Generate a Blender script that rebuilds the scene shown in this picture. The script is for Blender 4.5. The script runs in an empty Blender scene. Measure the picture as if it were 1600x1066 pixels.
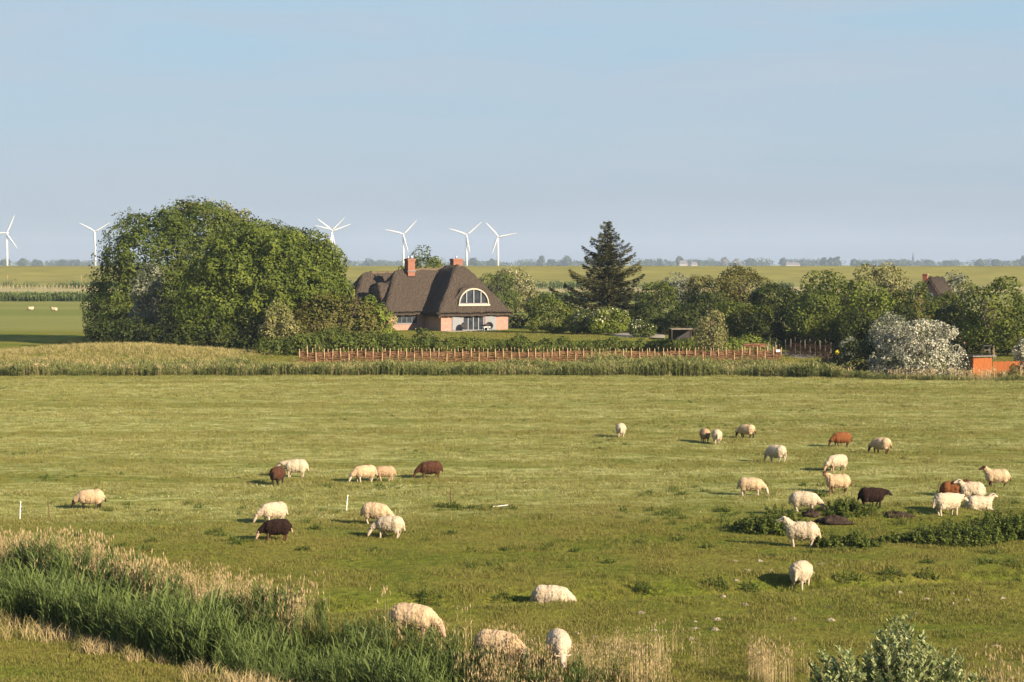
import bpy, bmesh, math, random
import numpy as np
from mathutils import Vector, Matrix, noise as mnoise

R = math.radians
rng = np.random.default_rng(7)
random.seed(7)
scene = bpy.context.scene
COL = scene.collection

# ------------------------------------------------------------------ camera
F, CX, CY, HOR, EYE = 3200.0, 800.0, 533.0, 410.0, 10.5
PITCH = math.atan((CY - HOR) / F)
cam_data = bpy.data.cameras.new('camera')
cam_data.sensor_width = 36.0
cam_data.lens = 36.0 * F / 1600.0
cam_data.clip_start = 0.5
cam_data.clip_end = 30000.0
cam = bpy.data.objects.new('camera', cam_data)
COL.objects.link(cam)
cam.location = (0, 0, EYE)
cam.rotation_euler = (math.pi / 2 - PITCH, 0, 0)
scene.camera = cam

# ------------------------------------------------------------------ light
SUN_EL, SUN_AZ = R(23), R(130)            # azimuth clockwise from +Y
SUNV = Vector((math.sin(SUN_AZ) * math.cos(SUN_EL), math.cos(SUN_AZ) * math.cos(SUN_EL), math.sin(SUN_EL)))
world = bpy.data.worlds.new('World')
scene.world = world
world.use_nodes = True
wn, wl = world.node_tree.nodes, world.node_tree.links
wn.clear()
wout = wn.new('ShaderNodeOutputWorld')
wbg = wn.new('ShaderNodeBackground')
wbg.inputs['Strength'].default_value = 0.050
sky = wn.new('ShaderNodeTexSky')
sky.sky_type = 'NISHITA'
sky.sun_disc = False
sky.sun_elevation = SUN_EL
sky.sun_rotation = SUN_AZ
sky.altitude = 0.0
sky.air_density = 1.0
sky.dust_density = 0.6
sky.ozone_density = 2.0
# thin veil of high cloud, everywhere in the sky alike
wtc = wn.new('ShaderNodeTexCoord')
wmap = wn.new('ShaderNodeMapping')
wmap.inputs['Scale'].default_value = (3.0, 3.0, 22.0)
wno = wn.new('ShaderNodeTexNoise')
wno.inputs['Scale'].default_value = 1.7
wno.inputs['Detail'].default_value = 5.0
wno.inputs['Roughness'].default_value = 0.5
wramp = wn.new('ShaderNodeMapRange')
wramp.inputs['From Min'].default_value = 0.40
wramp.inputs['From Max'].default_value = 0.68
wramp.inputs['To Min'].default_value = 0.0
wramp.inputs['To Max'].default_value = 0.62
wmix = wn.new('ShaderNodeMix')
wmix.data_type = 'RGBA'
wmix.inputs['B'].default_value = (4.2, 4.7, 5.4, 1)
# clear northern evening air: blue-grey from the horizon up, the same all round
wsep = wn.new('ShaderNodeSeparateXYZ')
wgr = wn.new('ShaderNodeValToRGB')
for k_, (p_, c_) in enumerate([(0.0, (3.15, 3.60, 4.45)), (0.06, (3.45, 4.45, 5.5)), (0.14, (3.2, 4.95, 6.3)), (0.5, (1.3, 2.6, 4.6)), (1.0, (0.65, 1.6, 3.4))]):
    e_ = wgr.color_ramp.elements[k_] if k_ < 2 else wgr.color_ramp.elements.new(p_)
    e_.position = p_
    e_.color = (c_[0] / 10, c_[1] / 10, c_[2] / 10, 1)
wsc = wn.new('ShaderNodeVectorMath'); wsc.operation = 'SCALE'; wsc.inputs['Scale'].default_value = 10.0
whs = wn.new('ShaderNodeMix'); whs.data_type = 'RGBA'; whs.inputs['Factor'].default_value = 0.85
wl.new(wtc.outputs['Generated'], wsep.inputs[0])
wl.new(wsep.outputs['Z'], wgr.inputs['Fac'])
wl.new(wgr.outputs['Color'], wsc.inputs[0])
wl.new(wsc.outputs['Vector'], whs.inputs['B'])
wl.new(wtc.outputs['Generated'], wmap.inputs['Vector'])
wl.new(wmap.outputs['Vector'], wno.inputs['Vector'])
wl.new(wno.outputs['Fac'], wramp.inputs['Value'])
wl.new(wramp.outputs['Result'], wmix.inputs['Factor'])
wl.new(sky.outputs['Color'], whs.inputs['A'])
wl.new(whs.outputs['Result'], wmix.inputs['A'])
wl.new(wmix.outputs['Result'], wbg.inputs['Color'])
wl.new(wbg.outputs['Background'], wout.inputs['Surface'])

sun_data = bpy.data.lights.new('sun', 'SUN')
sun_data.energy = 5.0
sun_data.angle = R(0.55)
sun_data.color = (1.0, 0.84, 0.62)
sun = bpy.data.objects.new('sun', sun_data)
COL.objects.link(sun)
sun.location = (60, -60, 80)
sun.rotation_euler = SUNV.to_track_quat('Z', 'Y').to_euler()

scene.view_settings.view_transform = 'Standard'
scene.view_settings.look = 'None'
scene.view_settings.exposure = 1.3
scene.view_settings.gamma = 1.0
scene.view_settings.use_curve_mapping = False
scene.render.engine = 'CYCLES'
scene.cycles.max_bounces = 6
scene.cycles.diffuse_bounces = 3
scene.cycles.glossy_bounces = 2
scene.cycles.transmission_bounces = 4
scene.cycles.volume_bounces = 1
scene.cycles.transparent_max_bounces = 8
scene.cycles.use_denoising = True
scene.cycles.denoiser = 'OPENIMAGEDENOISE'
scene.cycles.denoising_input_passes = 'RGB_ALBEDO_NORMAL'
scene.cycles.denoising_prefilter = 'ACCURATE'
scene.cycles.caustics_reflective = False
scene.cycles.caustics_refractive = False

# ------------------------------------------------------------------ helpers
def ray(px, py):
    d = Vector((px - CX, -(py - CY), -F)).normalized()
    return Matrix.Rotation(math.pi / 2 - PITCH, 3, 'X') @ d

def at(px, py, Y):
    """world point on the line of sight of a picture point at ground distance Y"""
    d = ray(px, py)
    t = Y / d.y
    return Vector((d.x * t, Y, EYE + d.z * t))

def hash2(i, j, s):
    n = (i.astype(np.int64) * 374761393 + j.astype(np.int64) * 668265263 + s * 1274126177) & 0x7fffffff
    n = ((n ^ (n >> 13)) * 1274126177) & 0x7fffffff
    return ((n ^ (n >> 16)) & 0xffff) / 65535.0

def vnoise(x, y, s=0):
    x = np.asarray(x, float); y = np.asarray(y, float)
    i = np.floor(x); j = np.floor(y)
    fx = x - i; fy = y - j
    fx = fx * fx * (3 - 2 * fx); fy = fy * fy * (3 - 2 * fy)
    a = hash2(i, j, s); b = hash2(i + 1, j, s); c = hash2(i, j + 1, s); d = hash2(i + 1, j + 1, s)
    return (a * (1 - fx) + b * fx) * (1 - fy) + (c * (1 - fx) + d * fx) * fy - 0.5

def vnoise3(p, s=0):
    return (vnoise(p[:, 0] + 13.7 * np.floor(p[:, 2]), p[:, 1], s) * (1 - (p[:, 2] % 1)) +
            vnoise(p[:, 0] + 13.7 * np.floor(p[:, 2] + 1), p[:, 1], s) * (p[:, 2] % 1))

def unit(v):
    return v / np.maximum(np.linalg.norm(v, axis=1, keepdims=True), 1e-6)

def sstep(a, b, x):
    t = np.clip((np.asarray(x, float) - a) / (b - a), 0, 1)
    return t * t * (3 - 2 * t)

def polydist(x, y, pts):
    """distance to a polyline in plan, and signed side (+ = beyond/left of it)"""
    x = np.asarray(x, float); y = np.asarray(y, float)
    best = np.full(x.shape, 1e9); side = np.zeros(x.shape)
    for (x0, y0), (x1, y1) in zip(pts[:-1], pts[1:]):
        dx, dy = x1 - x0, y1 - y0
        t = np.clip(((x - x0) * dx + (y - y0) * dy) / (dx * dx + dy * dy), 0, 1)
        d = np.hypot(x - x0 - t * dx, y - y0 - t * dy)
        sd = (dx * (y - y0) - dy * (x - x0))
        m = d < best - 1e-9
        best = np.where(m, d, best); side = np.where(m, np.sign(sd), side)
    return best, side

DITCH = [(-60, 92), (-30, 74), (-16.5, 65.5), (-10.2, 59.3), (-7, 55.5), (-3.5, 52), (0, 49.7), (4, 47.3), (12, 44.5), (30, 40), (70, 33)]
GROOVE = [(-14, 60.5), (-4, 63), (2, 64.6), (8, 66.2), (16, 68.5), (40, 74)]
BELT = [(-90, 192), (-50, 193), (-20, 193), (10, 193), (22, 193), (30, 189), (38, 184), (50, 183), (95, 184)]

def terrain(x, y):
    x = np.asarray(x, float); y = np.asarray(y, float)
    z = 0.16 * vnoise(x / 14, y / 14, 1) + 0.07 * vnoise(x / 3.1, y / 3.1, 2)
    z = z * (1 - sstep(300, 500, y) * 0.6)
    # the dike the photographer stands on
    z = z + 8.9 * np.exp(-(np.clip(y + 0.10 * np.clip(x, -40, 60) - 1.0, 0, 200) / 15.0) ** 1.6)
    dd, side = polydist(x, y, DITCH)
    z = z - 1.25 * (1 - sstep(0.6, 3.3, dd))
    z = z + np.where(side < 0, 0.035 * np.clip(dd - 2.8, 0, 20), 0)
    gd, gs = polydist(x, y, GROOVE)
    z = z - 0.60 * np.exp(-(gd / 1.2) ** 2) * sstep(-14, -4, x) + 0.14 * np.exp(-((gd - 2.6) / 1.5) ** 2) * (gs < 0) * sstep(-10, -2, x)
    # house mound
    r = np.hypot((x - 2) / 55.0, (y - 285) / 62.0)
    z = z + 1.45 * (1 - sstep(0.55, 1.0, r))
    # dry bank on the left
    z = z + 1.3 * np.exp(-((x + 44) / 12.0) ** 2 - ((y - 226) / 11.0) ** 2) + 0.3 * np.exp(-((x + 64) / 16.0) ** 2 - ((y - 220) / 9.0) ** 2)
    z = z + 0.3 * np.exp(-((x + 28) / 14.0) ** 2 - ((y - 224) / 9.0) ** 2)
    # the belt ditch (shallow)
    bd, _ = polydist(x, y, BELT)
    z = z - 0.45 * np.exp(-(bd / 2.2) ** 2)
    # heap mound
    z = z + 0.45 * np.exp(-((x - 13.8) / 2.4) ** 2 - ((y - 84.5) / 1.6) ** 2) + 0.3 * np.exp(-((x - 17) / 2.2) ** 2 - ((y - 86) / 1.6) ** 2)
    return z

def tz(x, y):
    return float(terrain(np.array([x]), np.array([y]))[0])

def ground(px, py):
    """point of the terrain that the picture point shows"""
    d = ray(px, py)
    t = np.arange(38.0, 1200.0, .5)
    x, y, z = d.x * t, d.y * t, EYE + d.z * t
    k = int(np.argmax(z < terrain(x, y)))
    t = np.linspace(t[max(k - 1, 0)], t[k], 40)
    x, y, z = d.x * t, d.y * t, EYE + d.z * t
    h = terrain(x, y)
    k = int(np.argmax(z <= h))
    return Vector((float(x[k]), float(y[k]), float(h[k])))

# --- materials
def new_mat(name):
    m = bpy.data.materials.new(name)
    m.use_nodes = True
    m.node_tree.nodes.clear()
    return m, m.node_tree.nodes, m.node_tree.links

def c4(c):
    return (c[0], c[1], c[2], 1.0)

def mixnode(nd, lk, fac, a, b):
    n = nd.new('ShaderNodeMix'); n.data_type = 'RGBA'
    for sock, v in (('A', a), ('B', b)):
        if isinstance(v, (tuple, list)):
            n.inputs[sock].default_value = c4(v)
        else:
            lk.new(v, n.inputs[sock])
    if isinstance(fac, (int, float)):
        n.inputs['Factor'].default_value = fac
    else:
        lk.new(fac, n.inputs['Factor'])
    return n.outputs['Result']

def noisenode(nd, lk, vec, scale, detail=4, rough=0.55, lo=0.35, hi=0.65, mapscale=None):
    if mapscale is not None:
        mp = nd.new('ShaderNodeMapping')
        mp.inputs['Scale'].default_value = mapscale
        lk.new(vec, mp.inputs['Vector']); vec = mp.outputs['Vector']
    n = nd.new('ShaderNodeTexNoise')
    n.inputs['Scale'].default_value = scale
    n.inputs['Detail'].default_value = detail
    n.inputs['Roughness'].default_value = rough
    lk.new(vec, n.inputs['Vector'])
    r = nd.new('ShaderNodeMapRange')
    r.inputs['From Min'].default_value = lo
    r.inputs['From Max'].default_value = hi
    lk.new(n.outputs['Fac'], r.inputs['Value'])
    return r.outputs['Result']

def simple_mat(name, ca, cb=None, scale=4.0, rough=0.7, spec=0.3, bump=0.0, mapscale=None, metallic=0.0, detail=5, coord='Object'):
    m, nd, lk = new_mat(name)
    out = nd.new('ShaderNodeOutputMaterial')
    p = nd.new('ShaderNodeBsdfPrincipled')
    p.inputs['Roughness'].default_value = rough
    p.inputs['Specular IOR Level'].default_value = spec
    p.inputs['Metallic'].default_value = metallic
    tc = nd.new('ShaderNodeTexCoord')
    f = noisenode(nd, lk, tc.outputs[coord], scale, detail, 0.6, 0.3, 0.7, mapscale)
    col = mixnode(nd, lk, f, ca, cb if cb else tuple(v * 0.8 for v in ca))
    lk.new(col, p.inputs['Base Color'])
    if bump:
        b = nd.new('ShaderNodeBump')
        b.inputs['Strength'].default_value = bump
        b.inputs['Distance'].default_value = 0.05
        lk.new(f, b.inputs['Height']); lk.new(b.outputs['Normal'], p.inputs['Normal'])
    lk.new(p.outputs['BSDF'], out.inputs['Surface'])
    return m

def leaf_mat(name, ca, cb, trans=0.16, rough=0.55, spec=0.12, tcol=None):
    """leaves: tone runs from ca to cb leaf by leaf"""
    m, nd, lk = new_mat(name)
    out = nd.new('ShaderNodeOutputMaterial')
    a = nd.new('ShaderNodeAttribute'); a.attribute_name = 'tone'
    col = mixnode(nd, lk, a.outputs['Fac'], ca, cb)
    p = nd.new('ShaderNodeBsdfPrincipled')
    p.inputs['Roughness'].default_value = rough
    p.inputs['Specular IOR Level'].default_value = spec
    lk.new(col, p.inputs['Base Color'])
    t = nd.new('ShaderNodeBsdfTranslucent')
    lk.new(col, t.inputs['Color'])
    ms = nd.new('ShaderNodeMixShader'); ms.inputs['Fac'].default_value = trans
    lk.new(p.outputs['BSDF'], ms.inputs[1]); lk.new(t.outputs['BSDF'], ms.inputs[2])
    lk.new(ms.outputs['Shader'], out.inputs['Surface'])
    return m

# --- meshes
def mesh_np(name, V, Fc, mats=(), tone=None, smooth=False, midx=None):
    V = np.asarray(V, np.float32); Fc = np.asarray(Fc, np.int32)
    me = bpy.data.meshes.new(name)
    n, k = Fc.shape
    me.vertices.add(len(V)); me.vertices.foreach_set('co', V.ravel())
    me.loops.add(n * k); me.loops.foreach_set('vertex_index', Fc.ravel())
    me.polygons.add(n)
    me.polygons.foreach_set('loop_start', np.arange(0, n * k, k, dtype=np.int32))
    if midx is not None:
        me.polygons.foreach_set('material_index', np.asarray(midx, np.int32))
    if smooth:
        me.polygons.foreach_set('use_smooth', np.ones(n, bool))
    for m in mats:
        me.materials.append(m)
    if tone is not None:
        at_ = me.attributes.new('tone', 'FLOAT', 'FACE')
        at_.data.foreach_set('value', np.asarray(tone, np.float32))
    me.update(calc_edges=True)
    return me

class MB:
    """collects shapes into one mesh"""
    def __init__(self):
        self.v = []; self.f = []; self.m = []
    def add(self, v, f, m=0):
        o = len(self.v)
        self.v += [tuple(p) for p in v]
        self.f += [tuple(i + o for i in q) for q in f]
        self.m += [m] * len(f)
    def box(self, x0, x1, y0, y1, z0, z1, m=0, mat=None):
        v = [(x0, y0, z0), (x1, y0, z0), (x1, y1, z0), (x0, y1, z0), (x0, y0, z1), (x1, y0, z1), (x1, y1, z1), (x0, y1, z1)]
        if mat is not None:
            v = [mat @ Vector(p) for p in v]
        self.add(v, [(3, 2, 1, 0), (4, 5, 6, 7), (0, 1, 5, 4), (1, 2, 6, 5), (2, 3, 7, 6), (3, 0, 4, 7)], m)
    def tube(self, pts, radii, n=6, m=0, cap=True):
        pts = [Vector(p) for p in pts]
        if isinstance(radii, (int, float)):
            radii = [radii] * len(pts)
        rings = []
        for i, p in enumerate(pts):
            d = (pts[min(i + 1, len(pts) - 1)] - pts[max(i - 1, 0)]).normalized()
            u = d.cross(Vector((0, 0, 1)))
            if u.length < 1e-3:
                u = d.cross(Vector((1, 0, 0)))
            u.normalize(); w = d.cross(u)
            rings.append([p + (u * math.cos(2 * math.pi * k / n) + w * math.sin(2 * math.pi * k / n)) * radii[i] for k in range(n)])
        v = [q for r_ in rings for q in r_]
        f = []
        for i in range(len(pts) - 1):
            for k in range(n):
                a = i * n + k; b = i * n + (k + 1) % n
                f.append((a, b, b + n, a + n))
        if cap:
            f.append(tuple(range(n))[::-1]); f.append(tuple((len(pts) - 1) * n + k for k in range(n)))
        self.add(v, f, m)
    def ball(self, c, r, seg=10, rings=7, m=0, jit=0.0, rot=None):
        if isinstance(r, (int, float)):
            r = (r, r, r)
        v = []; f = []
        for i in range(rings + 1):
            th = math.pi * i / rings
            for k in range(seg):
                ph = 2 * math.pi * k / seg
                q = Vector((math.sin(th) * math.cos(ph) * r[0], math.sin(th) * math.sin(ph) * r[1], math.cos(th) * r[2]))
                if jit:
                    q *= 1 + jit * mnoise.noise(q * 3 + Vector(c))
                if rot is not None:
                    q = rot @ q
                v.append(q + Vector(c))
        for i in range(rings):
            for k in range(seg):
                a = i * seg + k; b = i * seg + (k + 1) % seg
                f.append((a, a + seg, b + seg, b))
        self.add(v, f, m)
    def mesh(self, name, mats=(), smooth=False):
        me = bpy.data.meshes.new(name)
        me.from_pydata(self.v, [], self.f)
        for m in mats:
            me.materials.append(m)
        me.polygons.foreach_set('material_index', self.m)
        if smooth:
            me.polygons.foreach_set('use_smooth', [True] * len(me.polygons))
        me.update()
        return me

def link(name, me, parent=None, loc=None, rz=None):
    o = bpy.data.objects.new(name, me)
    COL.objects.link(o)
    if parent is not None:
        o.parent = parent
    if loc is not None:
        o.location = loc
    if rz is not None:
        o.rotation_euler = (0, 0, rz)
    return o

def tag(o, label=None, cat=None, group=None, kind=None):
    if label: o['label'] = label
    if cat: o['category'] = cat
    if group: o['group'] = group
    if kind: o['kind'] = kind
    return o

def thing(name, label, cat, loc=(0, 0, 0), rz=0.0, group=None):
    o = bpy.data.objects.new(name, None)
    o.empty_display_size = 0.3
    COL.objects.link(o)
    o.location = loc; o.rotation_euler = (0, 0, rz)
    return tag(o, label, cat, group)

# ------------------------------------------------------------------ animal shapes
def remesh(mb, voxel, name, smooth=2):
    me = mb.mesh(name + '_raw')
    o = bpy.data.objects.new(name + '_raw', me); COL.objects.link(o)
    m = o.modifiers.new('r', 'REMESH'); m.mode = 'VOXEL'; m.voxel_size = voxel; m.use_smooth_shade = True
    m2 = o.modifiers.new('s', 'SMOOTH'); m2.iterations = smooth; m2.factor = .5
    dg = bpy.context.evaluated_depsgraph_get()
    res = bpy.data.meshes.new_from_object(o.evaluated_get(dg))
    res.name = name
    bpy.data.objects.remove(o); bpy.data.meshes.remove(me)
    return res

def capsule(mb, p, q, r0, r1, n=10):
    p, q = Vector(p), Vector(q)
    mb.tube([p, p.lerp(q, .5), q], [r0, (r0 + r1) / 2, r1], n)
    mb.ball(p, r0, n, 6); mb.ball(q, r1, n, 6)

def sheep_meshes(pose, var=0):
    """body (legs, trunk, neck, head, ears, tail in one skin) and its fleece"""
    r = random.Random(var * 17 + len(pose))
    b = MB(); w = MB()
    lie = pose == 'lie'
    zc = .34 if lie else .53
    # trunk and fleece
    b.ball((0, 0, zc), (.50, .20, .22), 14, 10)
    w.ball((0, 0, zc + .01), (.50, .305, .32), 18, 12)
    w.ball((-.27, 0, zc + .03), (.30, .30, .305), 16, 10)
    w.ball((.26, 0, zc), (.29, .275, .30), 16, 10)
    if lie:
        w.ball((-.25, .05, .2), (.34, .33, .2), 14, 8); w.ball((.2, 0, .2), (.34, .29, .2), 14, 8)
        for sy in (-1, 1):
            capsule(b, (.34, sy * .2, .16), (.58, sy * .18, .06), .055, .04)
            capsule(b, (-.30, sy * .26, .14), (-.02, sy * .32, .06), .07, .04)
    else:
        st = {'graze': .04, 'walk': .10, 'stand': .0}.get(pose, .03) * (1 if var % 2 else -1)
        for sx, fx in ((.30, 1), (-.33, -1)):
            for sy in (-1, 1):
                d = st * sy * fx
                kn = (sx + d * .5 + (.02 if fx > 0 else -.045), sy * .125, .24)
                capsule(b, (sx, sy * .125, .52), kn, .095 if fx < 0 else .08, .052)
                capsule(b, kn, (sx + d - (.0 if fx > 0 else -.01), sy * .12, .035), .046, .036)
                b.ball((sx + d + .015, sy * .12, .03), (.05, .038, .035), 8, 6)
                if fx < 0: w.ball((sx + .02, sy * .14, .40), (.15, .115, .17), 10, 8)
    # tail
    capsule(b, (-.56, 0, zc + .08), (-.62, 0.01, zc - .20), .045, .04)
    w.ball((-.585, 0, zc - .03), (.05, .055, .16), 8, 8)
    # neck + head
    if pose in ('graze', 'walk', 'grazeturn'):
        ty = {'graze': 0, 'walk': .05, 'grazeturn': .22}[pose] * (1 if var % 2 else -1)
        n0, n1 = Vector((.40, 0, .60)), Vector((.70, ty * .7, .36))
        h1 = Vector((.80, ty, .10))
    elif pose == 'up':
        n0, n1 = Vector((.40, 0, .66)), Vector((.60, 0, .93)); h1 = Vector((.84, .02, .84))
    elif pose == 'look':
        n0, n1 = Vector((.40, 0, .66)), Vector((.60, .03, .92)); h1 = Vector((.74, .22, .84))
    elif pose == 'lie':
        n0, n1 = Vector((.40, 0, .42)), Vector((.56, 0, .70)); h1 = Vector((.79, .06, .62))
    else:   # level
        n0, n1 = Vector((.40, 0, .62)), Vector((.70, 0, .66)); h1 = Vector((.90, 0, .52))
    capsule(b, n0, n1, .13, .085)
    capsule(w, n0 - Vector((.05, 0, 0)), n0.lerp(n1, .72), .20, .135, 12)
    d = (h1 - n1)
    capsule(b, n1, n1 + d * .62, .088, .068)
    capsule(b, n1 + d * .62, h1, .064, .046)
    b.ball(n1 + d * .1 + Vector((0, 0, .02)), (.085, .08, .085), 10, 7)
    side = d.cross(Vector((0, 0, 1))).normalized()
    up = side.cross(d).normalized()
    for s in (-1, 1):
        e0 = n1 + d * .02 + side * s * .07 + up * .03
        capsule(b, e0, e0 + side * s * .14 - d.normalized() * .03, .034, .020, 8)
        e = n1 + d * .38 + side * s * .062 + up * .02
        b.ball(e, .018, 8, 6)
    body = remesh(b, .024, 'body', 2)
    for q in body.polygons:
        if q.center.z < .46 and abs(q.center.x) < .52 and not lie: q.material_index = 1
    fl = remesh(w, .026, 'fleece', 3)
    # wool locks: push the fleece out and in along its normals
    n = len(fl.vertices)
    co = np.empty(n * 3, np.float32); fl.vertices.foreach_get('co', co); co = co.reshape(-1, 3)
    no = np.empty(n * 3, np.float32); fl.vertices.foreach_get('normal', no); no = no.reshape(-1, 3)
    off = .012 * vnoise3(co * 9 + 40 + var, 3) + .014 * vnoise3(co * 26 + 80, 4) + .016 * vnoise3(co * 4 + 60 + var, 5)
    co = co + no * (off * 1.6)[:, None]
    off2 = .012 * vnoise3(co * 26 + 80, 4)
    co = co + no * off2[:, None]
    # loose locks of wool standing off the coat
    rr = np.random.default_rng(900 + var)
    k = rr.choice(n, 2200)
    B = co[k]; Nn = no[k]
    T = unit(np.cross(Nn, rr.normal(0, 1, (len(k), 3))))
    tip = B + unit(Nn * .28 + rr.normal(0, .35, (len(k), 3)) + np.array([0, 0, -.5])) * rr.uniform(.015, .04, len(k))[:, None]
    wd = rr.uniform(.010, .020, len(k))[:, None]
    LV = np.stack([B - T * wd - Nn * .008, B + T * wd - Nn * .008, tip], 1).reshape(-1, 3)
    polys = [tuple(p_.vertices) for p_ in fl.polygons] + [(n + 3 * i, n + 3 * i + 1, n + 3 * i + 2) for i in range(len(k))]
    bpy.data.meshes.remove(fl)
    fl = bpy.data.meshes.new('fleece')
    fl.from_pydata(np.concatenate([co, LV]).tolist(), [], polys)
    fl.polygons.foreach_set('use_smooth', [True] * len(polys)); fl.update()
    return body, fl

def cow_body(lying):
    b = MB(); zc = .62 if lying else 1.0
    b.ball((0, 0, zc), (.95, .38, .42), 14, 10); b.ball((-.6, 0, zc + .05), (.4, .36, .4)); b.ball((.5, 0, zc), (.42, .34, .42))
    capsule(b, (.8, 0, zc + .2), (1.15, 0, zc + .42), .25, .18); capsule(b, (1.15, 0, zc + .42), (1.55, 0, zc + .18), .17, .11)
    for sy in (-1, 1):
        capsule(b, (1.12, sy * .15, zc + .5), (1.1, sy * .34, zc + .5), .05, .03)
        if lying:
            capsule(b, (.5, sy * .3, .25), (.95, sy * .28, .12), .14, .08); capsule(b, (-.6, sy * .35, .3), (-.1, sy * .5, .12), .2, .09)
        else:
            for sx in (.55, -.65): capsule(b, (sx, sy * .22, .8), (sx, sy * .22, .06), .13, .06)
    capsule(b, (-.98, 0, zc + .2), (-1.05, 0, zc - .4), .05, .04)
    return remesh(b, .06, 'body', 2)
# animals' meshes are made while the scene is still empty (quick to evaluate)
SHEEP_MESH = {(p_, v_): sheep_meshes(p_, v_) for p_, v_ in (('graze', 0), ('graze', 1), ('walk', 0), ('walk', 1), ('grazeturn', 0), ('grazeturn', 1), ('level', 0), ('level', 1), ('look', 0), ('up', 0), ('lie', 0))}
for pair_ in SHEEP_MESH.values():
    for me_ in pair_: me_.materials.append(None)
    pair_[0].materials.append(None)
COW_MESH = [cow_body(False)]

# ------------------------------------------------------------------ grass colour (shared by soil and blades)
def grass_group():
    g = bpy.data.node_groups.new('grass_colour', 'ShaderNodeTree')
    g.interface.new_socket('Color', in_out='OUTPUT', socket_type='NodeSocketColor')
    g.interface.new_socket('Mown', in_out='OUTPUT', socket_type='NodeSocketFloat')
    nd, lk = g.nodes, g.links
    go = nd.new('NodeGroupOutput')
    geo = nd.new('ShaderNodeNewGeometry')
    pos = geo.outputs['Position']
    sep = nd.new('ShaderNodeSeparateXYZ'); lk.new(pos, sep.inputs[0])
    def rng_(a, b, src):
        r = nd.new('ShaderNodeMapRange'); r.interpolation_type = 'SMOOTHSTEP'
        r.inputs['From Min'].default_value = a; r.inputs['From Max'].default_value = b
        lk.new(src, r.inputs['Value']); return r.outputs['Result']
    def mth(op, a, b):
        n = nd.new('ShaderNodeMath'); n.operation = op
        for i, v in enumerate((a, b)):
            if isinstance(v, (int, float)): n.inputs[i].default_value = v
            else: lk.new(v, n.inputs[i])
        return n.outputs[0]
    big = noisenode(nd, lk, pos, 0.16, 5, 0.6, 0.40, 0.62)
    mid = noisenode(nd, lk, pos, 0.42, 4, 0.6, 0.33, 0.67)
    fine = noisenode(nd, lk, pos, 2.4, 4, 0.65, 0.40, 0.62)
    base = mixnode(nd, lk, mid, GRASS_A, GRASS_B)
    base = mixnode(nd, lk, mth('MULTIPLY', fine, 0.75), base, GRASS_C)
    base = mixnode(nd, lk, mth('MULTIPLY', big, 0.65), base, GRASS_D)
    # swaths of the mown part, running across the field
    wob = noisenode(nd, lk, pos, 0.05, 2, 0.5, 0.0, 1.0)
    yy = mth('ADD', sep.outputs['Y'], mth('MULTIPLY', wob, 9.0))
    mown = mth('MULTIPLY', rng_(82, 96, mth('ADD', yy, mth('MULTIPLY', sep.outputs['X'], -0.22))), mth('SUBTRACT', 1.0, rng_(186, 192, sep.outputs['Y'])))
    row = noisenode(nd, lk, pos, 1.0, 3, 0.6, 0.40, 0.60, (0.018, 0.24, 0.1))
    speck = noisenode(nd, lk, pos, 1.3, 5, 0.7, 0.42, 0.62, (0.55, 1.0, 1.0))
    hay = mth('MULTIPLY', mth('MULTIPLY', mth('ADD', mth('MULTIPLY', row, 0.75), 0.3), mth('ADD', mth('MULTIPLY', speck, 0.85), 0.15)), 1.0)
    base = mixnode(nd, lk, mth('MULTIPLY', mown, hay), base, GRASS_HAY)
    # fields beyond the garden
    far = rng_(300, 330, sep.outputs['Y'])
    strip = noisenode(nd, lk, pos, 1.0, 3, 0.5, 0.35, 0.65, (0.002, 0.02, 0.1))
    farc = mixnode(nd, lk, strip, FAR_A, FAR_B)
    pale = mth('MULTIPLY', rng_(690, 730, sep.outputs['Y']), mth('SUBTRACT', 1.0, rng_(860, 900, sep.outputs['Y'])))
    farc = mixnode(nd, lk, mth('MULTIPLY', pale, 0.75), farc, FAR_PALE)
    base = mixnode(nd, lk, far, base, farc)
    lk.new(base, go.inputs['Color'])
    lk.new(mown, go.inputs['Mown'])
    return g

GRASS_A = (0.128, 0.160, 0.020)
GRASS_B = (0.214, 0.224, 0.034)
GRASS_C = (0.066, 0.092, 0.012)
GRASS_D = (0.226, 0.194, 0.046)
GRASS_HAY = (0.43, 0.435, 0.175)
FAR_A = (0.17, 0.19, 0.045)
FAR_B = (0.235, 0.23, 0.075)
FAR_PALE = (0.40, 0.33, 0.17)
GG = grass_group()

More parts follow.
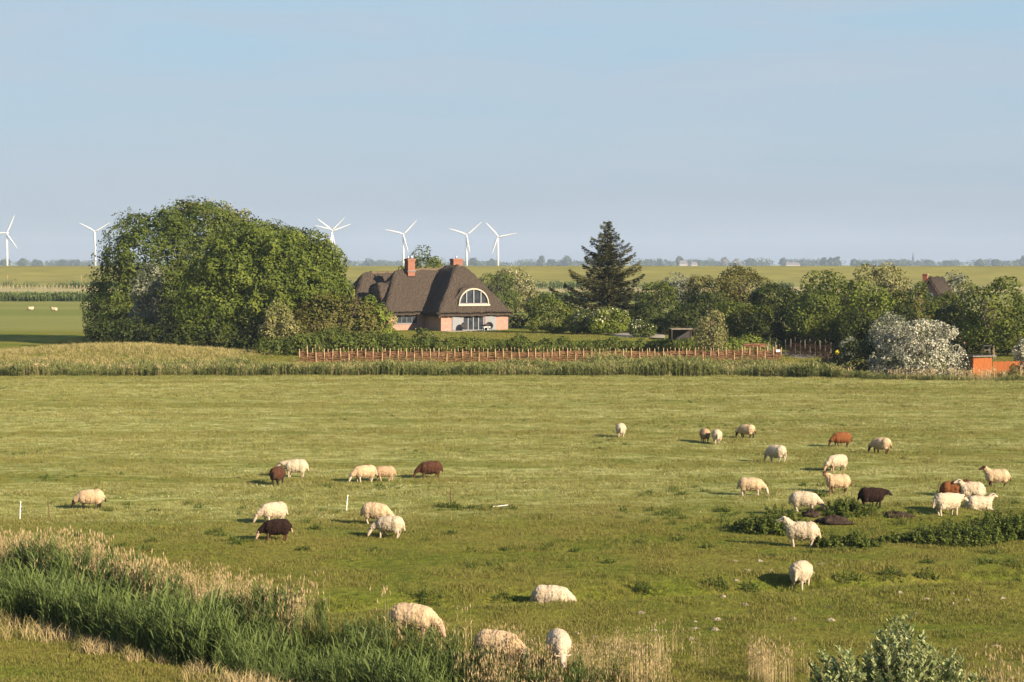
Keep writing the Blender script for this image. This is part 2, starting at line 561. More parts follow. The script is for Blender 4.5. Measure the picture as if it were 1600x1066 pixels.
def grass_mat(name, blades, gain=1.0, extra=None, extra_fac=0.0):
    m, nd, lk = new_mat(name)
    out = nd.new('ShaderNodeOutputMaterial')
    g = nd.new('ShaderNodeGroup'); g.node_tree = GG
    col = g.outputs['Color']
    if blades:
        a = nd.new('ShaderNodeAttribute'); a.attribute_name = 'tone'
        col = mixnode(nd, lk, a.outputs['Fac'], col, extra)
        if extra_fac:
            col = mixnode(nd, lk, extra_fac, col, extra)
    p = nd.new('ShaderNodeBsdfPrincipled')
    p.inputs['Roughness'].default_value = 0.6 if blades else 0.95
    p.inputs['Specular IOR Level'].default_value = 0.1 if blades else 0.03
    lk.new(col, p.inputs['Base Color'])
    if blades:
        t = nd.new('ShaderNodeBsdfTranslucent'); lk.new(col, t.inputs['Color'])
        ms = nd.new('ShaderNodeMixShader'); ms.inputs['Fac'].default_value = 0.35
        lk.new(p.outputs['BSDF'], ms.inputs[1]); lk.new(t.outputs['BSDF'], ms.inputs[2])
        lk.new(ms.outputs['Shader'], out.inputs['Surface'])
    else:
        geo = nd.new('ShaderNodeNewGeometry')
        f = noisenode(nd, lk, geo.outputs['Position'], 2.5, 6, 0.7, 0.2, 0.8)
        b = nd.new('ShaderNodeBump'); b.inputs['Strength'].default_value = 0.9; b.inputs['Distance'].default_value = 0.25
        lk.new(f, b.inputs['Height']); lk.new(b.outputs['Normal'], p.inputs['Normal'])
        lk.new(p.outputs['BSDF'], out.inputs['Surface'])
    return m

M = {}
M['ground'] = grass_mat('pasture_ground', False)
M['blade'] = grass_mat('grass_blades', True, extra=(0.24, 0.20, 0.075))
M['hay'] = grass_mat('hay_blades', True, extra=(0.46, 0.43, 0.20), extra_fac=0.6)

# ------------------------------------------------------------------ ground
def build_ground():
    ys = [-120, -80, -50, -30, -15, -6]
    y = 0.0
    while y < 9000:
        ys.append(y)
        y += 2.0 if y < 30 else (0.45 if y < 110 else (0.9 if y < 260 else max(1.5, (y - 200) * 0.03)))
    ys.append(9000.0)
    ys = np.array(ys)
    u = np.concatenate([np.linspace(-1.6, -0.34, 14), np.linspace(-0.32, 0.32, 220), np.linspace(0.34, 1.6, 14)])
    Y, U = np.meshgrid(ys, u, indexing='ij')
    X = U * np.maximum(np.abs(Y), 45.0) * (1 + 40.0 / np.maximum(np.abs(Y), 45) * 0.3)
    Z = terrain(X, Y)
    V = np.stack([X, Y, Z], -1).reshape(-1, 3)
    nr, nc = X.shape
    i = (np.arange(nr - 1)[:, None] * nc + np.arange(nc - 1)[None, :]).ravel()
    Fc = np.stack([i, i + 1, i + nc + 1, i + nc], -1)
    me = mesh_np('ground', V, Fc, [M['ground']], smooth=True)
    tag(link('ground', me), 'green grazed pasture and flat marsh fields', 'pasture', kind='structure')
build_ground()

def build_far_dike():
    ys = np.array([930, 940, 950, 962, 975, 985, 992, 998, 1003, 1020, 1040])
    zs = np.array([-0.2, 0.1, 0.8, 2.6, 5.0, 7.0, 8.1, 8.6, 8.7, 6.0, -0.5])
    xs = np.linspace(-2200, 2200, 260)
    Y, X = np.meshgrid(ys, xs, indexing='ij')
    Z = np.repeat(zs[:, None], len(xs), 1) + 0.12 * vnoise(X / 30, Y / 5, 5)
    Y = Y + 14 * vnoise(X / 400, X * 0, 9)
    V = np.stack([X, Y, Z], -1).reshape(-1, 3)
    nr, nc = X.shape
    i = (np.arange(nr - 1)[:, None] * nc + np.arange(nc - 1)[None, :]).ravel()
    Fc = np.stack([i, i + 1, i + nc + 1, i + nc], -1)
    m = simple_mat('dike_grass', (0.155, 0.145, 0.035), (0.225, 0.205, 0.055), 0.05, 0.95, 0.05, 0.4, coord='Object', mapscale=(1, 3, 3))
    tag(link('dike', mesh_np('dike', V, Fc, [m], smooth=True)), 'long low olive grass dike along the horizon', 'dike', kind='structure')
build_far_dike()

# ------------------------------------------------------------------ scattering
def scatter(name, pts, rot, scl, protos, tilt=None):
    me = bpy.data.meshes.new(name)
    pts = np.asarray(pts, np.float32)
    n = len(pts)
    me.vertices.add(n); me.vertices.foreach_set('co', pts.ravel())
    for an, arr, ty in (('rotz', rot, 'FLOAT'), ('scl', scl, 'FLOAT'), ('tlt', tilt if tilt is not None else np.zeros(n), 'FLOAT')):
        a = me.attributes.new(an, ty, 'POINT'); a.data.foreach_set('value', np.asarray(arr, np.float32))
    a = me.attributes.new('pick', 'INT', 'POINT'); a.data.foreach_set('value', rng.integers(0, len(protos), n).astype(np.int32))
    o = link(name, me)
    g = bpy.data.node_groups.new(name + '_scatter', 'GeometryNodeTree')
    g.interface.new_socket('Geometry', in_out='INPUT', socket_type='NodeSocketGeometry')
    g.interface.new_socket('Geometry', in_out='OUTPUT', socket_type='NodeSocketGeometry')
    nd, lk = g.nodes, g.links
    gi = nd.new('NodeGroupInput'); go = nd.new('NodeGroupOutput')
    iop = nd.new('GeometryNodeInstanceOnPoints')
    iop.inputs['Pick Instance'].default_value = True
    jn = nd.new('GeometryNodeJoinGeometry')
    for p in protos:
        oi = nd.new('GeometryNodeObjectInfo'); oi.inputs['Object'].default_value = p; oi.inputs['As Instance'].default_value = True
        lk.new(oi.outputs['Geometry'], jn.inputs['Geometry'])
    def attr(nm, ty='FLOAT'):
        a = nd.new('GeometryNodeInputNamedAttribute'); a.data_type = ty; a.inputs['Name'].default_value = nm
        return a.outputs['Attribute']
    cr = nd.new('ShaderNodeCombineXYZ'); lk.new(attr('rotz'), cr.inputs['Z']); lk.new(attr('tlt'), cr.inputs['Y'])
    er = nd.new('FunctionNodeEulerToRotation'); lk.new(cr.outputs[0], er.inputs[0])
    lk.new(gi.outputs[0], iop.inputs['Points']); lk.new(jn.outputs[0], iop.inputs['Instance'])
    lk.new(attr('pick', 'INT'), iop.inputs['Instance Index'])
    lk.new(er.outputs[0], iop.inputs['Rotation']); lk.new(attr('scl'), iop.inputs['Scale'])
    lk.new(iop.outputs[0], go.inputs[0])
    md = o.modifiers.new('scatter', 'NODES'); md.node_group = g
    return o

def proto(name, me):
    return bpy.data.objects.new(name, me)

def blade_patch(name, n, spread, h, w, mat, lean=0.35, seed=0, hvar=0.5, droop=0.3):
    r = np.random.default_rng(seed)
    V = []; Fc = []; T = []
    for k in range(n):
        bx, by = r.normal(0, spread, 2)
        a = r.uniform(0, 2 * math.pi)
        hh = h * (1 - hvar + 2 * hvar * r.random()) * (0.6 + 0.6 * math.exp(-(bx * bx + by * by) / (2 * spread * spread)))
        l = r.normal(0, lean) * hh; l2 = r.normal(0, lean) * hh
        ww = w * r.uniform(0.7, 1.3)
        ux, uy = math.cos(a) * ww / 2, math.sin(a) * ww / 2
        o = len(V)
        V += [(bx - ux, by - uy, -0.01), (bx + ux, by + uy, -0.01),
              (bx + l * .45 + ux * .8, by + l2 * .45 + uy * .8, hh * .62), (bx + l * .45 - ux * .8, by + l2 * .45 - uy * .8, hh * .62),
              (bx + l * (1 + droop), by + l2 * (1 + droop), hh * (1 - droop * .3))]
        Fc += [(o, o + 1, o + 2), (o, o + 2, o + 3), (o + 3, o + 2, o + 4)]
        t = r.random() ** 2.2
        T += [t] * 3
    return proto(name, mesh_np(name, V, Fc, [mat], T))

def frustum_points(y0, y1, dens, margin=1.12, pad=4.0):
    ym = (y0 + y1) / 2
    area = (y1 - y0) * (0.5 * margin * ym + 2 * pad)
    n = int(area * dens)
    y = np.sqrt(rng.uniform(y0 ** 2, y1 ** 2, n))
    x = rng.uniform(-1, 1, n) * (0.25 * margin * y + pad)
    return x, y

# ------------------------------------------------------------------ foliage builders
def leaf_mesh(name, P, N, size, mat, aspect=0.6, up=0.0, tone=None, r=None):
    """rhombus leaves at P, facing N, long axis random (or rising by `up`)"""
    r = r or rng
    n = len(P)
    t = unit(np.cross(N, r.normal(0, 1, (n, 3))))
    if up:
        w = np.zeros((n, 3)); w[:, 2] = 1
        t = unit(t * (1 - up) + w * up + 0.25 * r.normal(0, 1, (n, 3)))
    b = unit(np.cross(N, t))
    L = (size * r.uniform(0.65, 1.35, n))[:, None]
    V = np.stack([P - t * L * .5, P + b * L * aspect * .5, P + t * L * .5, P - b * L * aspect * .5], 1).reshape(-1, 3)
    Fc = np.arange(4 * n).reshape(n, 4)
    if tone is None:
        tone = r.random(n)
    return mesh_np(name, V, Fc, [mat], tone)

def crown_points(lobes, n, depth=0.35, clump=1.3, amp=0.28, seed=0, zmin=None, cull=0.72):
    r = np.random.default_rng(seed)
    L = np.array(lobes, float)
    area = (L[:, 3] * L[:, 4] + L[:, 3] * L[:, 5] + L[:, 4] * L[:, 5])
    which = r.choice(len(L), int(n * 1.6), p=area / area.sum())
    d = unit(r.normal(0, 1, (len(which), 3)))
    c = L[which, :3]; rad = L[which, 3:]
    surf = c + d * rad
    nz = vnoise3(surf / clump + 50, seed) + 0.5 * vnoise3(surf / (clump * .45) + 90, seed + 3)
    big = vnoise3(surf / (clump * 2.6) + 20, seed + 7)
    k = 1.0 + amp * nz * 1.6 + .5 * big - depth * r.random(len(which)) ** 2.2
    k = np.minimum(k, 1.24 + .05 * r.random(len(k)))
    P = c + d * rad * k[:, None]
    keep = np.ones(len(P), bool)
    for j in range(len(L)):
        q = np.linalg.norm((P - L[j, :3]) / L[j, 3:], axis=1)
        keep &= ~((q < cull) & (which != j))
    # gaps between the clumps
    inner = r.random(len(P)) < .22
    P[inner] = (c + d * rad * (.80 + .08 * nz)[:, None])[inner]
    keep &= inner | (nz > -0.34 + 0.25 * r.random(len(P)))
    if zmin is not None:
        keep &= P[:, 2] > zmin + 0.3 * r.random(len(P))
    P, d, nz = P[keep][:n], d[keep][:n], nz[keep][:n]
    h_ = .18
    g_ = np.stack([vnoise3((P + e_ * clump * h_) / clump + 50, seed) - vnoise3((P - e_ * clump * h_) / clump + 50, seed) for e_ in np.eye(3)], 1) / (2 * h_)
    N = unit(d * 0.8 + np.array([0, 0, 0.25]) - 1.1 * g_ + 0.42 * r.normal(0, 1, P.shape))
    return P, N, nz, r

def auto_lobes(rx, ry, rz, cz, k=9, seed=0, ratio=0.5, flat=0.0):
    r = np.random.default_rng(seed + 100)
    L = [(0, 0, cz, rx * .74, ry * .74, rz * .8)]
    for i in range(k):
        a = 2 * math.pi * (i + r.random() * .7) / k
        e = r.uniform(-0.95, 0.85)
        ce = math.sqrt(1 - min(e * e * (.35 if e < 0 else 1), .9))
        q = ratio * r.uniform(.6, 1.3)
        if i % 2 and flat:
            L.append((math.cos(a) * rx * .55, math.sin(a) * ry * .55, cz - rz * .5, rx * .5, ry * .5, rz * .5))
        L.append((math.cos(a) * ce * rx * (1 - q * .85), math.sin(a) * ce * ry * (1 - q * .85), cz + e * rz * (1 - q * .8), rx * q, ry * q, rz * q * .9))
    return L

def trunk_mesh(name, h, rad, mats, limbs=5, spread=1.5, seed=0, stems=1, sunk=0.3):
    r = random.Random(seed)
    mb = MB()
    for s in range(stems):
        ox, oy = (r.uniform(-.5, .5) * spread * .5, r.uniform(-.5, .5) * spread * .5) if stems > 1 else (0, 0)
        lx, ly = r.uniform(-.2, .2) * h + ox, r.uniform(-.2, .2) * h + oy
        p = [(ox * .4, oy * .4, -sunk), (ox * .4 + lx * .2, oy * .4 + ly * .2, h * .3), (lx * .6, ly * .6, h * .6), (lx, ly, h)]
        mb.tube(p, [rad * 1.15, rad * .9, rad * .6, rad * .2], 7)
        for k in range(limbs):
            t = r.uniform(.3, .8)
            b = Vector(p[1]).lerp(Vector(p[3]), t)
            a = r.uniform(0, 2 * math.pi)
            e = b + Vector((math.cos(a) * spread * r.uniform(.6, 1), math.sin(a) * spread * r.uniform(.6, 1), h * r.uniform(.12, .35)))
            mid = b.lerp(e, .5) + Vector((0, 0, -.06 * h))
            mb.tube([b, mid, e], [rad * .45, rad * .3, rad * .1], 5)
            for q in range(2):
                e2 = mid + Vector((r.uniform(-1, 1) * spread * .5, r.uniform(-1, 1) * spread * .5, h * r.uniform(.1, .25)))
                mb.tube([mid, mid.lerp(e2, .5), e2], [rad * .22, rad * .15, rad * .05], 4)
    return mb.mesh(name, mats, True)

M['bark'] = simple_mat('bark', (0.10, 0.075, 0.05), (0.05, 0.038, 0.026), 6, 0.9, 0.1, 0.6, (1, 1, .25))
M['bark_pale'] = simple_mat('pale_bark', (0.22, 0.175, 0.12), (0.13, 0.10, 0.068), 6, 0.9, 0.1, 0.6, (1, 1, .25))
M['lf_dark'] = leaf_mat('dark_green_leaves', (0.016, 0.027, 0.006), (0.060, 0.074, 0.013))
M['lf_mid'] = leaf_mat('mid_green_leaves', (0.034, 0.055, 0.008), (0.135, 0.15, 0.022))
M['lf_maple'] = leaf_mat('sycamore_leaves', (0.032, 0.056, 0.007), (0.145, 0.17, 0.026))
M['lf_grove'] = leaf_mat('deep_green_leaves', (.026, .047, .007), (.115, .140, .022))
M['lf_olive'] = leaf_mat('olive_leaves', (0.06, 0.062, 0.016), (0.155, 0.138, 0.034))
M['lf_bright'] = leaf_mat('bright_green_leaves', (0.06, 0.095, 0.01), (0.185, 0.21, 0.032))
M['lf_silver'] = leaf_mat('silver_leaves', (0.085, 0.10, 0.06), (0.25, 0.25, 0.175), 0.15)
M['lf_white'] = leaf_mat('silver_white_leaves', (0.045, 0.062, 0.022), (0.62, 0.58, 0.46), 0.15)
M['lf_willow'] = leaf_mat('willow_leaves', (0.12, 0.165, 0.048), (0.45, 0.475, 0.235), 0.25)
M['lf_greyolive'] = leaf_mat('grey_olive_leaves', (0.116, 0.121, 0.041), (0.259, 0.236, 0.095))
M['lf_bloom'] = leaf_mat('cream_blossom', (0.45, 0.42, 0.28), (0.75, 0.70, 0.52), 0.15)
M['needle'] = leaf_mat('spruce_needles', (0.019, 0.027, 0.009), (0.110, 0.104, 0.036), 0.1)
M['lf_hedge'] = leaf_mat('hedge_leaves', (0.038, 0.058, 0.01), (0.12, 0.14, 0.024))

def broadleaf(name, label, cat, px, D, top, halfw, mat, leaf=0.34, n=None, seed=1, depth=1.0, base=None, lift=0.03,
              lobes=9, group=None, bark='bark', trunk=True, ratio=.5, aspect=.62, bloom=0.0, up=0.0, stems=1, clump=1.3, amp=.28):
    """a tree or shrub whose foot stands at distance D under picture column px; top and halfw are its outline in the picture"""
    x = (px - CX) / F * D
    z0 = tz(x, D) if base is None else base
    zt = at(px, top, D).z
    H = zt - z0
    rx = halfw / F * D
    ry = rx * depth
    root = thing(name, label, cat, (x, D, z0), 0, group)
    zb = H * lift
    rz = (H - zb) / 2 * 1.02
    L = auto_lobes(rx, ry, rz, zb + rz, lobes, seed, ratio, lift < .2)
    if n is None:
        ar = 4 * math.pi * ((rx * ry) ** 1.6 / 3 + 2 * (rx * rz) ** 1.6 / 3) ** (1 / 1.6)
        n = int(ar / (leaf * leaf * aspect * .5) * 1.35)
        n = min(max(n, 900), 26000)
    P, N, nz, r = crown_points(L, n, .2, clump, amp, seed, zmin=max(0.02, zb * .3))
    tone = np.clip(0.42 + 0.8 * nz + r.normal(0, .14, len(P)), 0, 1)
    tag(link('crown', leaf_mesh('crown', P, N, leaf, M[mat], aspect, up, tone, r), root), kind='stuff')
    if bloom:
        k = (P[:, 2] > zb + rz * .9) & (r.random(len(P)) < bloom) & (nz > -.1)
        Q = P[k] + N[k] * .12
        if len(Q):
            tag(link('blossom', leaf_mesh('blossom', Q, N[k], leaf * .8, M['lf_bloom'], .8, 0, None, r), root), kind='stuff')
    if trunk:
        link('trunk', trunk_mesh('trunk', H * .72, max(.06, H * (.022 if stems == 1 else .013)), [M[bark]], 5, rx * .6, seed, stems), root)
    return root

# ------------------------------------------------------------------ the big grove left of the house
def grove_tree(name, label, px, D, spec, n, leaf, mat, seed, bark='bark', trunk_h=None, cat='tree', clump=1.35, amp=.42, tw=.35):
    """spec: lobes as (px, py, halfwidth px, halfheight px, dy metres, depth metres)"""
    x = (px - CX) / F * D
    z0 = tz(x, D)
    root = thing(name, label, cat, (x, D, z0), 0, 'trees and shrubs of the grove left of the house')
    L = []
    for (lx, ly, hw, hh, dy, dr) in spec:
        q = at(lx, ly, D + dy)
        s = (D + dy) / F
        L.append((q.x - x, dy, q.z - z0, hw * s, dr, hh * s))
    P, N, nz, r = crown_points(L, n, .14, clump, amp, seed, zmin=0.05)
    tone = np.clip(0.42 + 0.6 * nz + r.normal(0, .2, len(P)), 0, 1)
    tag(link('crown', leaf_mesh('crown', P, N, leaf, M[mat], .66, 0, tone, r), root), kind='stuff')
    th = trunk_h or 7.0
    link('trunk', trunk_mesh('trunk', th, tw, [M[bark]], 7, th * .45, seed, 2), root)
    return root

grove_tree('broadleaf_tree', 'huge dark rounded tree forming the tall left half of the grove', 262, 264,
           [(262, 420, 92, 92, 0, 7.5), (215, 455, 72, 72, -1, 6), (300, 390, 75, 68, 1, 6.5), (250, 370, 55, 42, 0, 5),
            (185, 480, 45, 55, 0, 5), (315, 355, 55, 38, 2, 5), (225, 398, 50, 50, -3, 5), (175, 510, 38, 28, -2, 4), (240, 500, 70, 45, -2, 5), (365, 385, 55, 48, 2, 5), (395, 400, 45, 45, 3, 5), (305, 470, 48, 60, -1, 5)],
           56000, .33, 'lf_grove', 11, trunk_h=9)
grove_tree('broadleaf_tree', 'broad sunlit yellow-green tree with bunched leaves at the grove front', 420, 240,
           [(415, 430, 85, 62, 0, 6.5), (365, 425, 62, 60, -2, 5.5), (455, 430, 68, 58, -1, 5.5), (340, 480, 55, 48, -3, 4.5), (420, 395, 60, 35, 0, 5),
            (485, 440, 55, 55, 0, 5), (400, 480, 70, 48, -2, 5), (330, 440, 45, 45, -2, 4), (505, 460, 38, 45, 0, 4), (395, 385, 40, 34, 1, 4)],
           54000, .32, 'lf_maple', 12, trunk_h=8)
grove_tree('broadleaf_tree', 'smaller leafy tree rising at the right shoulder of the grove', 480, 262,
           [(478, 402, 45, 40, 0, 4), (448, 392, 38, 34, 1, 4), (508, 415, 28, 32, 0, 3.5), (490, 445, 40, 50, 0, 4), (420, 385, 40, 34, 1, 4)],
           15000, .32, 'lf_mid', 13, trunk_h=8)
grove_tree('broadleaf_tree', 'sparse pale olive treetop showing over the middle of the grove', 325, 268,
           [(318, 352, 48, 40, 0, 4), (355, 362, 40, 38, 1, 4), (290, 345, 30, 30, 0, 3), (375, 385, 40, 40, 0, 4), (320, 420, 60, 60, 0, 4)],
           8000, .36, 'lf_greyolive', 14, trunk_h=10, amp=.4)
grove_tree('silver_shrub', 'silvery grey leaved shrub in the notch of the dark grove', 232, 243,
           [(235, 432, 20, 26, 0, 1.6), (222, 460, 20, 24, 0, 1.6), (240, 455, 17, 22, 0, 1.5), (225, 490, 24, 26, 0, 1.8), (232, 520, 26, 22, 0, 1.8)],
           3800, .30, 'lf_silver', 15, 'bark_pale', 6, 'shrub', 1.0, tw=.12)
grove_tree('shrub', 'olive brown thicket shrub at the right end of the grove', 520, 236,
           [(505, 500, 52, 42, 0, 3.2), (545, 510, 45, 42, 0, 3), (480, 520, 48, 32, -1, 3), (560, 525, 42, 28, -1, 3), (440, 525, 45, 28, -1, 3)],
           15000, .28, 'lf_olive', 16, trunk_h=3, cat='shrub', clump=.9, tw=.08)
grove_tree('shrub', 'fresh green pointed shrub nearest the house window', 588, 238,
           [(592, 508, 24, 30, 0, 2), (580, 480, 14, 22, 0, 1.4), (600, 525, 20, 18, 0, 1.8), (575, 520, 25, 25, 0, 2)],
           5000, .26, 'lf_bright', 17, trunk_h=3, cat='shrub', clump=.8, tw=.07)
grove_tree('shrub', 'pale yellow-green shrub with bare twigs at the grove foot', 432, 232,
           [(432, 500, 22, 24, 0, 1.6), (445, 515, 22, 20, 0, 1.6), (420, 520, 20, 18, 0, 1.6)],
           2600, .26, 'lf_greyolive', 18, 'bark_pale', 3.2, 'shrub', .8, tw=.08)
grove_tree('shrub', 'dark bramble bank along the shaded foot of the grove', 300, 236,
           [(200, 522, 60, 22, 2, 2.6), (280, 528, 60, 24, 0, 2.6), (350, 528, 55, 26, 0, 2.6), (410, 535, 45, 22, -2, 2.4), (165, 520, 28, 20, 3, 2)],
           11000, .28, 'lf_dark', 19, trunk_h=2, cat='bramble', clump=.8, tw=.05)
grove_tree('shrub', 'low green scrub between the grove and the left end of the wattle fence', 500, 223,
           [(430, 545, 35, 16, 1, 1.8), (475, 540, 35, 22, 1, 2), (520, 535, 40, 22, 2, 2), (570, 538, 40, 18, 3, 2), (610, 535, 26, 16, 3, 2), (525, 558, 16, 12, -6, 1)],
           9000, .24, 'lf_hedge', 20, trunk_h=1.5, cat='scrub', clump=.7, tw=.04)

# ------------------------------------------------------------------ trees behind and right of the house
BL = broadleaf
BL('broadleaf_tree', 'round leafy tree peeping over the thatched ridge between the chimneys', 'tree', 662, 312, 384, 40, 'lf_mid', .38, seed=21, amp=.4)
BL('shrub', 'dense grey-green thicket behind the right end of the thatched house', 'shrub', 770, 420, 418, 42, 'lf_hedge', .4, seed=22, bloom=.0, depth=.6)
BL('shrub', 'pale-topped wind-clipped thicket right of the house roof', 'shrub', 805, 425, 414, 45, 'lf_greyolive', .4, seed=23, bloom=.12, depth=.6)
BL('shrub', 'low dark hedge bush against the right wall of the house', 'shrub', 808, 282, 487, 16, 'lf_dark', .26, seed=24, lift=.0)
BL('shrub', 'round dark green bush between the house and the spruce', 'shrub', 860, 262, 456, 42, 'lf_mid', .28, seed=25, lift=.02)
BL('shrub', 'cream flowering elder bush under the left boughs of the spruce', 'shrub', 912, 258, 482, 24, 'lf_hedge', .24, seed=26, lift=.0, bloom=.12)
BL('shrub', 'cream flowering elder bush right below the spruce', 'shrub', 950, 256, 480, 32, 'lf_bright', .24, seed=27, lift=.0, bloom=.12)
BL('shrub', 'small white flowering bush at the gravel drive', 'shrub', 1004, 250, 497, 22, 'lf_hedge', .22, seed=28, lift=.0, bloom=.2)
BL('broadleaf_tree', 'green bushy tree just right of the spruce', 'tree', 1030, 268, 432, 32, 'lf_mid', .3, seed=29)
BL('shrub', 'grey-white leaved treetop behind the bushes right of the spruce', 'tree', 1062, 290, 424, 42, 'lf_silver', .34, seed=30)
BL('broadleaf_tree', 'olive tree with thin crown in the middle of the right thicket', 'tree', 1110, 272, 422, 48, 'lf_olive', .3, seed=31, amp=.45)
BL('broadleaf_tree', 'tall olive tree left of the dark hollow in the thicket', 'tree', 1165, 270, 418, 48, 'lf_olive', .3, seed=32, amp=.45)
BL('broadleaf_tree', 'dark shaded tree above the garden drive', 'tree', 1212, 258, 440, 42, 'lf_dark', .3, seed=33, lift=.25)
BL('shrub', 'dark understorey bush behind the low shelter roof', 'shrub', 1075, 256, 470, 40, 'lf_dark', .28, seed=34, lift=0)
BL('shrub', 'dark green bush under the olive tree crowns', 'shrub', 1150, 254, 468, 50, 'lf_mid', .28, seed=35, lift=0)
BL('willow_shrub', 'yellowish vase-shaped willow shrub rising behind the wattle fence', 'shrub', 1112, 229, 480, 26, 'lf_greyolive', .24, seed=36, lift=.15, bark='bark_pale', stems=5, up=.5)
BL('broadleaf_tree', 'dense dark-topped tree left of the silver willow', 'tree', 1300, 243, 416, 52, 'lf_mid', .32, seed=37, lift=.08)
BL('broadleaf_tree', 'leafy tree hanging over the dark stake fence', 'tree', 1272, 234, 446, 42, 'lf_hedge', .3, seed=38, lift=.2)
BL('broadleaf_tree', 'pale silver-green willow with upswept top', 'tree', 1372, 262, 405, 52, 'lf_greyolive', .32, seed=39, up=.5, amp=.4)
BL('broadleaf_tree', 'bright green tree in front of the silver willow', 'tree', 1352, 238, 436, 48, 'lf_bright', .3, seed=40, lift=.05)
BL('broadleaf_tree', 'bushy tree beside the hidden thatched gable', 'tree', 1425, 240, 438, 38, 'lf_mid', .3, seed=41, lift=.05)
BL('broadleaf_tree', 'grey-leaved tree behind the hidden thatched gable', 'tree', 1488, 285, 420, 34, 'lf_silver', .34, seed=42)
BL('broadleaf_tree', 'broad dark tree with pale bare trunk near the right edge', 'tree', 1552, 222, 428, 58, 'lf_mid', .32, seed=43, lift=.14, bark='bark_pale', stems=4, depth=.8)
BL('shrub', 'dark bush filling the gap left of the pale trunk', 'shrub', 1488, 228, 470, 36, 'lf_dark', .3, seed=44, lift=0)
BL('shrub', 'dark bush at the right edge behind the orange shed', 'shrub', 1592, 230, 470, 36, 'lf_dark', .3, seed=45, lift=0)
BL('silver_shrub', 'big white-leaved shrub in full sun beside the orange shed', 'shrub', 1437, 187, 498, 72, 'lf_white', .19, n=20000, seed=46, lift=.0, bark='bark_pale', stems=5, depth=.7, clump=.7, amp=.55, lobes=14, ratio=.42, up=.3)
BL('silver_shrub', 'greyish leaved shrub on the left shoulder of the white-leaved one', 'shrub', 1392, 191, 486, 44, 'lf_silver', .2, n=9000, seed=47, lift=.0, up=.3, bark='bark_pale', stems=3, clump=.8, amp=.4)
BL('shrub', 'bush with shadow side put into its dark leaves at the left foot of the white-leaved shrub', 'shrub', 1345, 190, 528, 42, 'lf_dark', .24, seed=48, lift=0, clump=.8)  # dark leaf colour stands for the white shrub's shadow side
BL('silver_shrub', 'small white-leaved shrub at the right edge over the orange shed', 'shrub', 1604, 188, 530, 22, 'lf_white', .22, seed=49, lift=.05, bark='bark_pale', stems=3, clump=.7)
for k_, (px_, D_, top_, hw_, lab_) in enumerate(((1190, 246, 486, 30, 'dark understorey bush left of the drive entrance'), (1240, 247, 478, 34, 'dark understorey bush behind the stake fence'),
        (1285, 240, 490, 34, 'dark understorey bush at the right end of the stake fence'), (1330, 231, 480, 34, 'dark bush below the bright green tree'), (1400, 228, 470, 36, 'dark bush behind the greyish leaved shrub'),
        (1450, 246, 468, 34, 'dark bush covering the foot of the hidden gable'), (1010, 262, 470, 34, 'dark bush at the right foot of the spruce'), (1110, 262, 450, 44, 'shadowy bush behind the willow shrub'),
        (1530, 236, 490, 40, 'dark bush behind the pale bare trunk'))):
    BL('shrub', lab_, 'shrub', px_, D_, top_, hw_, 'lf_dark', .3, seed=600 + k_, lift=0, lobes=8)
BL('broadleaf_tree', 'young leafy tree in front of the hidden thatched gable', 'tree', 1476, 243, 446, 26, 'lf_mid', .3, seed=640)
BL('silver_shrub', 'little silver bush at the end of the stake fence', 'shrub', 1325, 213, 526, 16, 'lf_silver', .22, seed=50, lift=0, bark='bark_pale', clump=.6)
BL('shrub', 'twiggy bush in front of the orange shed wall', 'shrub', 1585, 181.5, 566, 9, 'lf_olive', .16, seed=51, lift=.05, bark='bark_pale', stems=4, clump=.5, amp=.5)

# garden hedges behind the wattle fence
def hedge(name, label, px0, px1, D0, D1, top, mat, n, leaf, seed, bumps=.35, up=0.0, th=1.0):
    p0 = Vector(((px0 - CX) / F * D0, D0, 0)); p1 = Vector(((px1 - CX) / F * D1, D1, 0))
    mid = (p0 + p1) / 2
    zb = tz(mid.x, mid.y)
    root = thing(name, label, 'hedge', (mid.x, mid.y, zb))
    k = max(3, int((p1 - p0).length / 1.5))
    r = np.random.default_rng(seed)
    L = []
    for i in range(k + 1):
        q = p0.lerp(p1, i / k)
        pt = px0 + (px1 - px0) * i / k
        zt = at(pt, top, q.y).z + r.uniform(-bumps, bumps * .5)
        z0 = tz(q.x, q.y)
        h = max(.4, zt - z0)
        L.append((q.x - mid.x, q.y - mid.y + r.uniform(-.3, .3), z0 - zb + h * .45, 1.25, th, h * .58))
    P, N, nz, rr = crown_points(L, n, .35, .7, .35, seed, zmin=-1.5)
    keep = P[:, 2] + zb > terrain(P[:, 0] + mid.x, P[:, 1] + mid.y) - .1
    P, N, nz = P[keep], N[keep], nz[keep]
    tone = np.clip(.45 + .6 * nz + rr.normal(0, .22, len(P)), 0, 1)
    tag(link('foliage', leaf_mesh('foliage', P, N, leaf, M[mat], .62, up, tone, rr), root), kind='stuff')
    mb = MB()
    for i in range(k + 1):
        q = p0.lerp(p1, i / k) - mid
        z = tz(q.x + mid.x, q.y + mid.y) - zb
        mb.tube([(q.x, q.y, z - .2), (q.x + .1, q.y, z + .5), (q.x + .05, q.y + .1, z + .9)], [.05, .04, .02], 5)
    tag(link('stems', mb.mesh('stems', [M['bark']]), root), kind='stuff')
    return root

